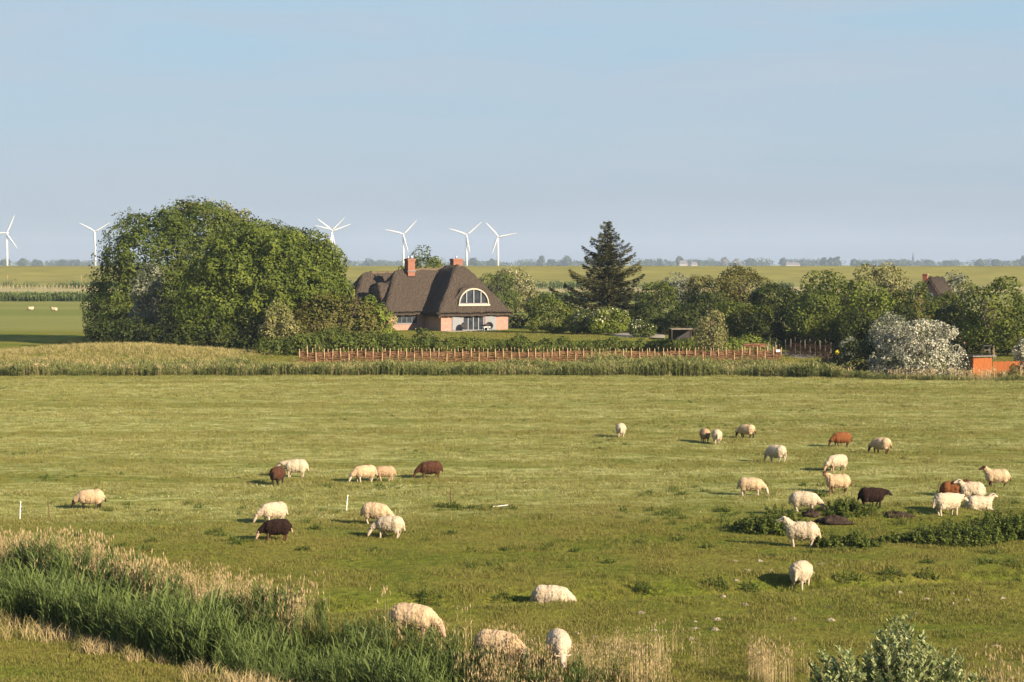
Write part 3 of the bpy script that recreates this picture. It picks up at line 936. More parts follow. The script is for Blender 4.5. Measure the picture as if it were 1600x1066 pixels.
hedge('hedge', 'loose dark green garden hedge in front of the house', 600, 812, 231, 233, 527, 'lf_hedge', 12000, .22, 61)
BL('shrub', 'rounded flowering bush below the dark house corner', 'shrub', 664, 238, 511, 21, 'lf_mid', .22, seed=62, lift=0, bloom=.06)
BL('shrub', 'small rounded bush rising from the hedge below the terrace doors', 'shrub', 812, 234, 522, 14, 'lf_dark', .2, seed=63, lift=0)
hedge('hedge', 'low reedy green hedge below the garden lawn and drive', 812, 1085, 232, 236, 531, 'lf_hedge', 13000, .22, 64, up=.45)
hedge('hedge', 'clipped green hedge behind the right end of the wattle fence', 1128, 1208, 232, 236, 526, 'lf_bright', 5000, .22, 65, bumps=.2)

# ------------------------------------------------------------------ spruce
def spruce():
    D, px = 276, 953
    x = (px - CX) / F * D
    z0 = tz(x, D)
    H = at(px, 343, D).z - z0
    root = thing('spruce_tree', 'tall dark spruce with ragged sweeping boughs right of the house', 'tree', (x, D, z0))
    r = np.random.default_rng(5)
    mb = MB()
    lean = lambda z: -0.35 * math.sin(z / H * 2.4)
    mb.tube([(lean(t * H), 0, t * H - .3 * (t == 0)) for t in np.linspace(0, 1, 9)], [.3 * (1 - t) + .02 for t in np.linspace(0, 1, 9)], 7)
    P = []; N = []; T = []; TN = []
    z = 1.0
    while z < H - .3:
        t = z / H
        nb = 6 if t < .8 else 4
        a0 = r.uniform(0, 6.28)
        for k in range(nb):
            a = a0 + 2 * math.pi * k / nb + r.normal(0, .25)
            ln = (7.5 * (1 - t) ** 0.85 + .25) * r.uniform(.45, 1.22)
            if math.cos(a) > .5 and .5 < t < .62: ln *= 1.25
            if math.cos(a) < -.5 and .3 < t < .72: ln *= 1.2
            drop = -.12 * ln + (.25 if t > .55 else .05) * ln * 1.0
            d = np.array([math.cos(a), math.sin(a), 0])
            seg = 7
            pts = []
            for s in range(seg + 1):
                u = s / seg
                pts.append(np.array([lean(z), 0, z]) + d * ln * u + np.array([0, 0, ln * (-.36 * u + .52 * u * u) + (.10 * ln * u if t > .6 else 0)]))
            mb.tube(pts, [.05 * (1 - s / seg) * (1 - t * .6) + .008 for s in range(seg + 1)], 4)
            m = int(24 + 74 * ln)
            for q in range(m):
                u = r.random() ** .75
                s = min(int(u * seg), seg - 1)
                c = pts[s] + (pts[s + 1] - pts[s]) * (u * seg - s)
                side = np.array([-d[1], d[0], 0])
                wd = (.10 + .17 * ln * (1 - u) ** .7 * (.3 + u) * 1.6)
                off = r.normal(0, wd * .6)
                c = c + side * off + np.array([0, 0, -abs(r.normal(0, .30)) - abs(off) * .18])
                P.append(c)
                TN.append(d * (.7 + .3 * u) + side * np.sign(off) * .6 + np.array([0, 0, -.25 + .3 * r.random()]))
                N.append(np.array([0, 0, 1]) * .8 + r.normal(0, .55, 3))
                T.append(np.clip(.3 + .5 * u + r.normal(0, .22), 0, 1))
        z += (.42 + .32 * (1 - t)) * r.uniform(.8, 1.2)
    P = np.array(P); N = unit(np.array(N)); TN = unit(np.array(TN))
    B = unit(np.cross(N, TN))
    n = len(P)
    L = (r.uniform(.34, .66, n) * (1 - .4 * np.clip(P[:, 2] / H, 0, 1)))[:, None]
    V = np.stack([P - TN * L * .5, P + B * L * .16, P + TN * L * .5, P - B * L * .16], 1).reshape(-1, 3)
    tag(link('needles', mesh_np('needles', V, np.arange(4 * n).reshape(n, 4), [M['needle']], T), root), kind='stuff')
    link('trunk', mb.mesh('trunk', [M['bark']]), root)
    print('spruce leaves', n)
spruce()

# ------------------------------------------------------------------ grass, hay, reeds
def grass():
    short = [blade_patch('short_grass', 34, .16, .075, .012, M['blade'], seed=k) for k in range(4)]
    tall = [blade_patch('tall_grass', 26, .09, .19, .012, M['blade'], seed=10 + k, lean=.3) for k in range(3)]
    X, Y = [], []
    for y0, y1, d in ((40, 62, 26), (62, 90, 17), (90, 130, 9.5), (130, 192, 6.0)):
        x, y = frustum_points(y0, y1, d)
        X.append(x); Y.append(y)
    x = np.concatenate(X); y = np.concatenate(Y)
    dd, side = polydist(x, y, DITCH)
    bd, _ = polydist(x, y, BELT)
    clump = vnoise(x / 1.3, y / 1.3, 31) + .6 * vnoise(x / .5, y / .5, 32)
    ok = (dd > 1.7) & (bd > 2.5) & (y < 200) & (rng.random(len(x)) < .8 + clump)
    x, y, clump = x[ok], y[ok], clump[ok]
    scl = (0.75 + 1.1 * np.clip(clump + .2, 0, 1)) * rng.uniform(.7, 1.3, len(x)) * (1 + .35 * sstep(90, 180, y))
    P = np.stack([x, y, terrain(x, y) - .01], 1)
    tag(scatter('pasture_grass', P, rng.uniform(0, 6.28, len(x)), scl, short), 'short grazed grass all over the pasture', 'grass', kind='stuff')
    # ranker tussocks, mostly in the unmown near part
    x, y = frustum_points(46, 105, 4.5)
    k = vnoise(x / 4.5, y / 2.5, 33) + .7 * vnoise(x / 1.2, y / 1.0, 34)
    gd, gs = polydist(x, y, GROOVE)
    dd, side = polydist(x, y, DITCH)
    ok = (dd > 2.2) & ((k > .28) | ((gd < 1.6) & (x > -12) & (rng.random(len(x)) < .5)) | ((dd < 4.5) & (rng.random(len(x)) < .6)))
    x, y = x[ok], y[ok]
    P = np.stack([x, y, terrain(x, y) - .01], 1)
    tag(scatter('tussock_grass', P, rng.uniform(0, 6.28, len(x)), rng.uniform(.5, 1.15, len(x)), tall), 'ranker grass tussocks in the near unmown part of the pasture', 'grass', kind='stuff')
    # cut grass lying in rows
    hay = [blade_patch('cut_grass', 22, .22, .05, .016, M['hay'], seed=20 + k, lean=1.1) for k in range(4)]
    x, y = frustum_points(82, 188, 3.4)
    row = vnoise(x / 30, y / 3.2, 41) + .8 * vnoise(x / 1.6, y / .9, 42) + .35 * vnoise(x / 12, y / 1.4, 43)
    ok = (row > .10) & (y - .22 * x > 82 + 12 * rng.random(len(x)))
    x, y = x[ok], y[ok]
    P = np.stack([x, y, terrain(x, y) + .01], 1)
    tag(scatter('cut_grass', P, rng.uniform(0, 6.28, len(x)), rng.uniform(.7, 1.7, len(x)), hay), 'pale cut grass lying in rows over the far half of the pasture', 'hay', kind='stuff')

M['reed'] = leaf_mat('reed_leaves', (0.016, 0.036, 0.008), (0.150, 0.190, 0.055), .2)
M['reed_far'] = leaf_mat('reed_belt_leaves', (0.075, 0.110, 0.026), (0.30, 0.29, 0.11), .35)
M['straw'] = leaf_mat('dry_straw', (0.32, 0.24, 0.115), (0.58, 0.45, 0.26), .2)
M['dry'] = leaf_mat('dry_bank_grass', (0.22, 0.20, 0.070), (0.47, 0.375, 0.165), .25)

def reed_clump(name, n, spread, h, mat, seed, leaves=6, lw=.022, ll=.5, wind=(-.10, .02), straw=0.0, rise=(.55, 1.1)):
    r = np.random.default_rng(seed)
    V = []; Fc = []; T = []
    def ribbon(p, q, s, w, t):
        d = np.cross(q - p, r.normal(0, 1, 3)); d = d / (np.linalg.norm(d) + 1e-6) * w
        o = len(V)
        V.extend([p - d * .5, p + d * .5, q + d * .5, q - d * .5, s])
        Fc.extend([(o, o + 1, o + 2), (o, o + 2, o + 3), (o + 3, o + 2, o + 4)]); T.extend([t] * 3)
    for k in range(n):
        b = np.array([*r.normal(0, spread, 2), 0.0])
        hh = h * r.uniform(.65, 1.12)
        ln = np.array([r.normal(wind[0], .12), r.normal(wind[1], .12), 1.0])
        top = b + ln * hh * np.array([.35, .35, 1])
        mid = b + (top - b) * .5 - np.array([wind[0], wind[1], 0]) * hh * .06
        ribbon(b, mid, top, lw * .5, r.random())
        for j in range(leaves):
            u = r.uniform(.25, .98)
            c = b + (top - b) * u
            a = r.uniform(0, 6.28)
            d = np.array([math.cos(a) * .5 + wind[0] * 2.2, math.sin(a) * .5 + wind[1], r.uniform(*rise)])
            L = ll * r.uniform(.6, 1.2)
            q = c + d * L * .5
            s = c + d * L * np.array([1.25, 1.25, .72])
            ribbon(c, q, s, lw * r.uniform(.8, 1.3), np.clip(.5 * u + r.normal(.15, .2), 0, 1))
        if straw:
            for j in range(5):
                a = r.uniform(0, 6.28)
                q = top + np.array([math.cos(a) * .03 + wind[0] * .12, math.sin(a) * .03, .08 + .03 * j])
                ribbon(top, (top + q) / 2, q, .02, r.random())
    return proto(name, mesh_np(name, V, Fc, [mat], T))

def reeds():
    green = [reed_clump('reed', 11, .17, 1.8, M['reed'], 50 + k, leaves=6, lw=.026, ll=.48, rise=(.9, 1.7)) for k in range(6)]
    n = 21000
    x = rng.uniform(-34, 34, n); y = rng.uniform(38, 84, n)
    dd, side = polydist(x, y, DITCH)
    hol = vnoise(x / 2.2, y / 1.6, 60) + .4 * vnoise(x / .8, y / .8, 59)
    ok = (dd < 3.0) & (x < 1.2 + 1.5 * rng.random(n)) & ~((hol > .06) & (dd < 2.1)) | ((dd < 1.2) & (x < 26) & (rng.random(n) < .4))
    x, y, dd = x[ok], y[ok], dd[ok]
    hn = 0.84 + .6 * vnoise(x / 3, y / 3, 61) + .16 * np.exp(-((x + 10.5) / 3.0) ** 2)
    P = np.stack([x, y, terrain(x, y) - .05], 1)
    tag(scatter('reed_bed', P, rng.normal(0, .35, len(x)), hn * rng.uniform(.8, 1.15, len(x)) * (1 - .38 * sstep(1.6, 3.0, dd)) * (1 - .42 * sstep(-3, -.5, x)), green),
        'dense dark green reeds filling the ditch in the foreground', 'reeds', kind='stuff')
    # last year's straw along the far edge
    straw = [reed_clump('straw', 11, .20, 1.5, M['straw'], 70 + k, leaves=1, lw=.019, ll=.25, wind=(-.03, .01), straw=1) for k in range(4)]
    x = rng.uniform(-34, 40, 46000); y = rng.uniform(36, 86, 46000)
    dd, side = polydist(x, y, DITCH)
    patch = vnoise(x / 2.6, y / 2.6, 62) + .4 * vnoise(x / .8, y / .8, 63)
    ok = ((side > 0) & (dd > 2.0) & (dd < 3.7 + 1.6 * vnoise(x / 3, y / 3, 58)) & (patch > -.2) & (x < 24)) | ((side > 0) & (dd > 1.5) & (dd < 6.5 - .35 * np.clip(x - 6, 0, 9)) & (x > .4) & (rng.random(len(x)) < np.clip((patch + .06) * 1.1, 0, .5))) | ((side > 0) & (dd > 1.2) & (dd < 2.2) & (patch > .2))
    ok &= ~((np.abs(x + 2.5) < 1.7) & (y > 50) & (y < 58.5) & (rng.random(len(x)) < .7))
    x, y, dd = x[ok], y[ok], dd[ok]
    P = np.stack([x, y, terrain(x, y) - .03], 1)
    tag(scatter('dry_reed_straw', P, rng.uniform(-.5, .5, len(x)), rng.uniform(.5, 1.05, len(x)) * (.85 + .7 * vnoise(x / 2, y / 2, 64)) * (1 - .35 * sstep(3.5, 5.5, dd)) * (1 - .22 * sstep(-1.5, .5, x)), straw),
        'pale dry reed stalks along the far edge of the foreground ditch', 'reeds', kind='stuff')
    # near bank: short tan grass
    tan = [blade_patch('bank_grass', 30, .16, .38, .016, M['dry'] if k < 1 else M['straw'], seed=80 + k, lean=.35) for k in range(3)]
    x = rng.uniform(-30, 12, 30000); y = rng.uniform(38, 82, 30000)
    dd, side = polydist(x, y, DITCH)
    ok = (side < 0) & (dd > 2.5) & (dd < 4.2 + 1.8 * vnoise(x / 2, y / 2, 66)) & (rng.random(len(x)) < .7 - (dd - 2.5) * .28)
    x, y = x[ok], y[ok]
    P = np.stack([x, y, terrain(x, y) - .02], 1)
    tag(scatter('bank_grass', P, rng.uniform(0, 6.28, len(x)), rng.uniform(.5, 1.15, len(x)), tan), 'tan dry grass fringe on the near bank of the ditch', 'grass', kind='stuff')
    # belt of reeds at the far side of the pasture
    belt = [reed_clump('belt_reed', 10, .35, 1.45, M['reed_far'], 90 + k, leaves=5, lw=.05, ll=.45, wind=(-.05, .02)) for k in range(5)]
    n = 26000
    x = rng.uniform(-75, 62, n); y = rng.uniform(178, 201, n)
    bd, bs = polydist(x, y, BELT)
    ok = (bd < 3.0 + vnoise(x / 7, y / 7, 67) * 1.6) & (rng.random(n) < .85)
    x, y, bd = x[ok], y[ok], bd[ok]
    hump = 1 + .42 * np.exp(-((x - 14.5) / 7.5) ** 2)
    P = np.stack([x, y, terrain(x, y) - .05], 1)
    tag(scatter('reed_belt', P, rng.uniform(0, 6.28, len(x)), (.74 + .6 * vnoise(x / 3, y / 2, 68)) * rng.uniform(.75, 1.15, len(x)) * hump * (1 - .5 * sstep(29, 34, x)), belt),
        'long belt of green reeds between the pasture and the wattle fence', 'reeds', kind='stuff')
    k = rng.choice(len(x), 1500, replace=False)
    k = k[vnoise(x[k] / 4, y[k] / 2, 56) > -.08]
    tag(scatter('dry_belt_stalks', P[k] + np.array([0, .1, 0]), rng.uniform(0, 6.28, len(k)), rng.uniform(.7, 1.0, len(k)), [reed_clump('belt_stalk', 8, .3, 1.35, M['straw'], 96, leaves=2, lw=.04, ll=.3, wind=(0, 0), straw=1)]),
        'pale dry stalks sprinkled through the far reed belt', 'reeds', kind='stuff')
    # reddish fringe of dry grass at the foot of the belt, and the dry bank on the left
    dry = [blade_patch('bank_tuft', 26, .3, .42, .05, M['dry'], seed=100 + k, lean=.4) for k in range(4)]
    x = rng.uniform(-76, -8, 16000); y = rng.uniform(196, 246, 16000)
    k = terrain(x, y) + .5 * vnoise(x / 5, y / 5, 69)
    ok = (k > .18) & (x < -25 - 9 * rng.random(len(x))) & (rng.random(len(x)) < .85 + .9 * vnoise(x / 6, y / 4, 57))
    x, y = x[ok], y[ok]
    P = np.stack([x, y, terrain(x, y) - .03], 1)
    tag(scatter('dry_bank_grass', P, rng.uniform(0, 6.28, len(x)), rng.uniform(.4, 1.0, len(x)), dry), 'golden dry grass covering the low bank below the grove', 'grass', kind='stuff')
    # garden lawn and rough around the house, coarse
    lawn = [blade_patch('lawn_grass', 30, .5, .12, .05, M['blade'], seed=110 + k) for k in range(3)]
    x = rng.uniform(-60, 75, 26000); y = rng.uniform(197, 300, 26000)
    ok = ~((np.abs(x - 17) < 6) & (np.abs(y - 254) < 6)) & (y > 200)
    ok &= ~((np.abs(x + 8) < 18) & (y > 266))
    x, y = x[ok], y[ok]
    P = np.stack([x, y, terrain(x, y) - .03], 1)
    tag(scatter('garden_grass', P, rng.uniform(0, 6.28, len(x)), rng.uniform(.7, 1.2, len(x)), lawn), 'grass of the garden around the thatched house', 'grass', kind='stuff')
grass()
reeds()

# ------------------------------------------------------------------ the thatched house
def brick_mat(name='red_brick', c1=(.30, .140, .105), c2=(.24, .100, .075), c3=(.40, .245, .20)):
    m, nd, lk = new_mat(name)
    out = nd.new('ShaderNodeOutputMaterial')
    p = nd.new('ShaderNodeBsdfPrincipled'); p.inputs['Roughness'].default_value = .85; p.inputs['Specular IOR Level'].default_value = .15
    tc = nd.new('ShaderNodeTexCoord')
    mp = nd.new('ShaderNodeMapping'); mp.inputs['Rotation'].default_value = (math.pi / 2, 0, 0)
    lk.new(tc.outputs['Object'], mp.inputs['Vector'])
    b = nd.new('ShaderNodeTexBrick')
    b.inputs['Scale'].default_value = 1.0
    b.inputs['Brick Width'].default_value = .24; b.inputs['Row Height'].default_value = .078; b.inputs['Mortar Size'].default_value = .008
    b.inputs['Color1'].default_value = c4(c1); b.inputs['Color2'].default_value = c4(c2); b.inputs['Mortar'].default_value = (.42, .33, .27, 1)
    lk.new(mp.outputs['Vector'], b.inputs['Vector'])
    f = noisenode(nd, lk, tc.outputs['Object'], 2.6, 5, .7, .38, .62)
    col = mixnode(nd, lk, f, b.outputs['Color'], c3)
    # the same mix at about half strength
    col2 = mixnode(nd, lk, .7, b.outputs['Color'], col)
    lk.new(col2, p.inputs['Base Color'])
    bp = nd.new('ShaderNodeBump'); bp.inputs['Strength'].default_value = .4; bp.inputs['Distance'].default_value = .01
    lk.new(b.outputs['Fac'], bp.inputs['Height']); bp.invert = True
    lk.new(bp.outputs['Normal'], p.inputs['Normal'])
    lk.new(p.outputs['BSDF'], out.inputs['Surface'])
    return m

def thatch_mat():
    m, nd, lk = new_mat('thatch')
    out = nd.new('ShaderNodeOutputMaterial')
    p = nd.new('ShaderNodeBsdfPrincipled'); p.inputs['Roughness'].default_value = .95; p.inputs['Specular IOR Level'].default_value = .05
    tc = nd.new('ShaderNodeTexCoord')
    streak = noisenode(nd, lk, tc.outputs['Object'], 2.2, 6, .7, .3, .7, (1.6, 1.6, .35))
    blot = noisenode(nd, lk, tc.outputs['Object'], .45, 5, .6, .35, .65)
    fine = noisenode(nd, lk, tc.outputs['Object'], 9, 4, .7, .3, .7, (1, 1, .4))
    c = mixnode(nd, lk, streak, (.130, .098, .076), (.220, .175, .138))
    c = mixnode(nd, lk, blot, c, (.160, .125, .098))
    mu = nd.new('ShaderNodeMath'); mu.operation = 'MULTIPLY'; lk.new(fine, mu.inputs[0]); mu.inputs[1].default_value = .4
    c = mixnode(nd, lk, mu.outputs[0], c, (.062, .048, .038))
    lk.new(c, p.inputs['Base Color'])
    bp = nd.new('ShaderNodeBump'); bp.inputs['Strength'].default_value = 1.0; bp.inputs['Distance'].default_value = .3
    ad = nd.new('ShaderNodeMath'); ad.operation = 'ADD'; lk.new(streak, ad.inputs[0]); lk.new(fine, ad.inputs[1])
    lk.new(ad.outputs[0], bp.inputs['Height']); lk.new(bp.outputs['Normal'], p.inputs['Normal'])
    lk.new(p.outputs['BSDF'], out.inputs['Surface'])
    return m

def glass_mat(name='window_glass', col=(.02, .024, .03)):
    m, nd, lk = new_mat(name)
    out = nd.new('ShaderNodeOutputMaterial')
    p = nd.new('ShaderNodeBsdfPrincipled')
    tc = nd.new('ShaderNodeTexCoord')
    f = noisenode(nd, lk, tc.outputs['Object'], 1.3, 3)
    lk.new(mixnode(nd, lk, f, col, tuple(v * 2.2 for v in col)), p.inputs['Base Color'])
    p.inputs['Roughness'].default_value = .12; p.inputs['Specular IOR Level'].default_value = .5
    lk.new(p.outputs['BSDF'], out.inputs['Surface'])
    return m

M['brick'] = brick_mat()
M['chimney_brick'] = brick_mat('chimney_brick', (.215, .070, .038), (.17, .054, .030), (.24, .09, .052))
M['thatch'] = thatch_mat()
M['ridge'] = simple_mat('ridge_turf', (.085, .070, .045), (.15, .11, .07), 3, .95, .05, .6)
M['glass'] = glass_mat()
M['grey_paint'] = simple_mat('grey_paint', (.23, .235, .25), (.20, .205, .22), 2, .5, .3)
M['dark_paint'] = simple_mat('dark_frame_paint', (.075, .08, .09), (.06, .065, .075), 2, .5, .3)
M['cream_paint'] = simple_mat('cream_paint', (.46, .40, .32), (.38, .33, .26), 3, .6, .3)
M['white_paint'] = simple_mat('white_paint', (.80, .80, .78), (.72, .72, .70), 2, .5, .3)
M['lead'] = simple_mat('lead_flashing', (.22, .22, .23), (.16, .16, .17), 4, .6, .3)
M['paving'] = simple_mat('terrace_paving', (.36, .32, .28), (.28, .25, .22), 3, .9, .1, .3)
M['wicker'] = simple_mat('dark_wicker', (.055, .05, .05), (.03, .028, .028), 20, .7, .2, .5)
M['felt'] = simple_mat('grey_roofing_felt', (.20, .175, .16), (.13, .115, .105), 3, .9, .1, .4)
M['weathered'] = simple_mat('weathered_and_shaded_wood', (.24, .20, .15), (.12, .10, .08), 3, .85, .1, .4, (4, 4, .4))  # worn wood; on the tall stakes its dark tone stands for tree shade
M['gravel'] = simple_mat('gravel', (.36, .32, .27), (.25, .22, .18), 9, .95, .05, .6)
M['steel'] = simple_mat('bright_steel', (.55, .55, .55), (.45, .45, .45), 3, .35, .5, metallic=.6)

HA = R(28)
HY = 270.0
HX = (689 - CX) / F * HY
HZ = tz(HX, HY)
EAVE = 2.62

def smin(a, b, k):
    h = np.clip(.5 + .5 * (b - a) / k, 0, 1)
    return b * (1 - h) + a * h - k * h * (1 - h)

def smax(a, b, k):
    return -smin(-a, -b, k)

def hip(x, y, x0, x1, y0, y1, top, pl, pr, pf, pb, k=.95):
    """roof over a plan rectangle: slope of each side (0 = upright gable end), cut at the ridge height"""
    z = np.full(x.shape, top + .0)
    for d, s in ((x - x0, pl), (x1 - x, pr), (y - y0, pf), (y1 - y, pb)):
        if s:
            z = smin(z, EAVE - .25 + d * s - .10 * np.clip(1 - d / 1.2, 0, 1) ** 2, k)
    return z

def inside(x, y, x0, x1, y0, y1):
    return (x >= x0) & (x <= x1) & (y >= y0) & (y <= y1)

ROOFS = [(-6.15, 10.55, 4.45, 13.6, 8.5, 1.55, 1.25, 1.32, 1.32),
         (-.55, 10.55, -.55, 9.0, 8.5, 1.30, 1.30, 1.42, 0),
         (-8.2, 6.0, 10.5, 19.0, 8.95, 1.5, 1.5, 1.3, 1.3),
         (-19.0, -4.0, 14.0, 21.0, 7.3, 1.4, 1.4, 1.35, 1.35)]
DXC, DYF = 4.95, 0.50                  # eyebrow window: middle in x, its plane in y
DHW, DSILL, DH = 2.15, 3.50, 2.1

def roof_height(x, y):
    z = np.full(x.shape, -9.0); m = np.zeros(x.shape, bool)
    for (x0, x1, y0, y1, top, pl, pr, pf, pb) in ROOFS:
        ins = inside(x, y, x0, x1, y0, y1)
        h = hip(x, y, x0, x1, y0, y1, top, pl, pr, pf, pb)
        z = np.where(ins, np.where(m, smax(z, h, .35), h), z)
        m |= ins
    # eyebrow over the arched front window
    q = np.clip(1 - ((x - DXC) / (DHW + .62)) ** 2, 0, 1)
    arch = DSILL + (DH + .38) * q ** .62
    arch = np.where(q > 0, arch, -9)
    side = DSILL - .5 + (DHW + 1.7 - np.abs(x - DXC)) * 2.0
    eb = np.where(y >= DYF, np.maximum(arch, -9) + 0.0, -9)
    z = np.where(m & (y >= DYF) & (y < 7), smax(z, eb, .5), z)
    # arched dormer on the left hip, facing left
    q = np.clip(1 - ((y - 9.2) / 1.8) ** 2, 0, 1)
    ar = np.where(q > 0, 3.9 + 2.45 * q ** .6, -9)
    z = np.where(m & (x >= -5.2) & (x < 1.0), smax(z, np.where(x >= -5.2, ar, -9), .5), z)
    z = z + np.where(m, .16 * vnoise(x / .33, y / .33, 71) + .10 * vnoise(x / .8, y / .8, 73) + .16 * vnoise(x / 2.3, y / 2.3, 72), 0)
    return z, m

def build_house():
    root = thing('thatched_house', 'red brick house with brown thatched roof, two chimneys and arched front window', 'house', (HX, HY, HZ), HA)
    # roof: upper skin, underside and rim in one mesh
    st = .14
    xs = np.arange(-19.3, 10.9, st); ys = np.arange(-.9, 21.4, st)
    X, Y = np.meshgrid(xs, ys, indexing='ij')
    Z, Mk = roof_height(X, Y)
    # snap the rim to the exact rectangles by clamping points just outside is not needed at this size
    nr, nc = X.shape
    idx = -np.ones(X.shape, int)
    cells = Mk[:-1, :-1] & Mk[1:, :-1] & Mk[:-1, 1:] & Mk[1:, 1:]
    use = np.zeros(X.shape, bool)
    use[:-1, :-1] |= cells; use[1:, :-1] |= cells; use[:-1, 1:] |= cells; use[1:, 1:] |= cells
    idx[use] = np.arange(use.sum())
    top = np.stack([X[use], Y[use], Z[use]], 1)
    bot = top.copy(); bot[:, 2] -= .42
    nv = len(top)
    ci, cj = np.nonzero(cells)
    Ft = np.stack([idx[ci, cj], idx[ci + 1, cj], idx[ci + 1, cj + 1], idx[ci, cj + 1]], 1)
    Fb = Ft[:, ::-1] + nv
    rim = []
    def has(i, j):
        return 0 <= i < cells.shape[0] and 0 <= j < cells.shape[1] and cells[i, j]
    for i, j in zip(ci, cj):
        for (di, dj, a, b) in ((-1, 0, (i, j + 1), (i, j)), (1, 0, (i + 1, j), (i + 1, j + 1)), (0, -1, (i, j), (i + 1, j)), (0, 1, (i + 1, j + 1), (i, j + 1))):
            if not has(i + di, j + dj):
                p, q = idx[a], idx[b]
                rim.append((p, p + nv, q + nv, q))
    rim = np.array(rim)[:, ::-1]
    me = mesh_np('roof', np.concatenate([top, bot]), np.concatenate([Ft, Fb, rim]), [M['thatch']], smooth=True)
    roof = link('roof', me, root)
    # ridge capping
    for pts in ([(-1.6, 9.0), (5.6, 9.0)], [(5.0, 4.4), (5.0, 8.6)], [(-3.6, 14.8), (1.4, 14.8)], [(-16, 17.5), (-7, 17.5)]):
        mb = MB()
        k = 9
        q = []
        for i in range(k + 1):
            x = pts[0][0] + (pts[1][0] - pts[0][0]) * i / k; y = pts[0][1] + (pts[1][1] - pts[0][1]) * i / k
            z, _ = roof_height(np.array([x]), np.array([y]))
            q.append((x, y, float(z[0]) - .12 + random.uniform(-.03, .03)))
        mb.tube(q, [.30 + random.uniform(-.04, .04) for _ in q], 8)
        link('ridge_capping', mb.mesh('ridge_capping', [M['ridge']], True), roof)
    # walls (front walls have their openings cut out)
    def wall(boxes):
        mb = MB()
        for b in boxes: mb.box(*b)
        return link('wall', mb.mesh('wall', [M['brick']]), root)
    T = .34; top = EAVE + .05
    # wing front y=0, opening for the terrace doors x 3.3..6.3
    wall([(0, 3.25, 0, T, -.4, top), (6.35, 10, 0, T, -.4, top), (3.25, 6.35, 0, T, 2.42, top)])
    wall([(0, T, T, 5.0, -.4, top + .3)])                                   # left return of the wing
    wall([(10 - T, 10, T, 13.0, -.4, top)])
    # left front y=5, window x -4.15..-1.1, z .95..2.35
    wall([(-5.6, -4.15, 5, 5 + T, -.4, top), (-1.1, 0, 5, 5 + T, -.4, top), (-4.15, -1.1, 5, 5 + T, -.4, .92), (-4.15, -1.1, 5, 5 + T, 2.38, top)])
    wall([(-5.6, -5.6 + T, 5 + T, 13.0, -.4, top)])
    wall([(-5.6 + T, 10 - T, 13 - T, 13.0, -.4, top)])
    wall([(-7.6, 5.4, 18.1, 18.4, -.4, top)]); wall([(-7.6, -7.3, 13.0, 18.1, -.4, top)])
    wall([(-18.4, -7.6, 14.6, 14.9, -.4, top)]); wall([(-18.4, -18.1, 14.9, 20.4, -.4, top)]); wall([(-18.1, -4.6, 20.1, 20.4, -.4, top)])
    # pale rendered pillar strips and iron wall ties beside the doors
    for x in (1.35, 8.7, -5.0):
        mb = MB(); yy = 0 if x > 0 else 5
        mb.box(x, x + .07, yy - .045, yy - .004, 1.75, 2.3)
        link('wall_tie', mb.mesh('wall_tie', [M['dark_paint']]), root)
    # four-light window on the left
    def window_row(x0, x1, z0, z1, y, n, fr, pm, name='window'):
        mb = MB()
        f = .075
        mb.box(x0, x1, y - .03, y + .09, z0, z0 + f); mb.box(x0, x1, y - .03, y + .09, z1 - f, z1)
        for i in range(n + 1):
            c = x0 + (x1 - x0) * i / n
            a, b = (c, c + f) if i == 0 else ((c - f, c) if i == n else (c - f * .8, c + f * .8))
            mb.box(a, b, y - .032 if 0 < i < n else y - .028, y + .088, z0 + f, z1 - f)
        w = link(name, mb.mesh(name, [M[fr]]), root)
        for i in range(n):
            a = x0 + (x1 - x0) * i / n + f * .8; b = x0 + (x1 - x0) * (i + 1) / n - f * .8
            pb = MB(); pb.box(a, b, y + .03, y + .045, z0 + f, z1 - f)
            link('pane', pb.mesh('pane', [M['glass']]), w)
        return w
    window_row(-4.15, -1.1, .92, 2.38, 5.06, 4, pm='glass', fr='dark_paint')
    mb = MB(); mb.box(-4.25, -1.0, 4.93, 5.06, .80, .915); link('window_sill', mb.mesh('window_sill', [M['lead']]), root)
    dw = window_row(3.25, 6.35, .02, 2.42, .06, 4, 'grey_paint', 'glass', 'terrace_door')
    mb = MB(); mb.box(3.3, 6.3, -.03, -.005, 2.34, 2.52); link('door_head', mb.mesh('door_head', [M['cream_paint']]), root)
    # curtains of light: two pale interior things just behind the glass are left dark
    # sliding shutters
    for a, b in ((1.62, 3.28), (6.50, 8.15)):
        mb = MB()
        mb.box(a, b, -.09, -.035, .04, 2.46)
        sh = link('shutter', mb.mesh('shutter', [M['grey_paint']]), root)
        for i in range(9):
            pb = MB(); w = (b - a) / 9
            pb.box(a + i * w + .012, a + (i + 1) * w - .012, -.108, -.088, .06, 2.44)
            link('board', pb.mesh('board', [M['grey_paint']]), sh)
    mb = MB(); mb.tube([(10.12, .05, -.1), (10.12, .05, 2.55)], .055, 8)
    link('downpipe', mb.mesh('downpipe', [M['dark_paint']], True), root)
    mb = MB(); mb.box(10.004, 10.05, .3, 1.4, -.3, 2.4); link('side_boarding', mb.mesh('side_boarding', [M['dark_paint']]), root)
    # arched eyebrow window
    n = 20
    def arc(hw, h, dz=0.0, e=.62):
        return [(DXC - hw * math.cos(math.pi * i / n), DSILL + dz + h * math.sin(math.pi * i / n) ** .95) for i in range(n + 1)]
    y0 = DYF - .32
    fo, fi = arc(DHW + .08, DH + .02), arc(DHW - .06, DH - .17)
    mb = MB()
    v = [(x, y0 - .12, z) for x, z in fo] + [(x, y0 - .12, z) for x, z in fi] + [(x, y0 + .42, z) for x, z in fo] + [(x, y0 + .42, z) for x, z in fi]
    m_ = n + 1; f = []
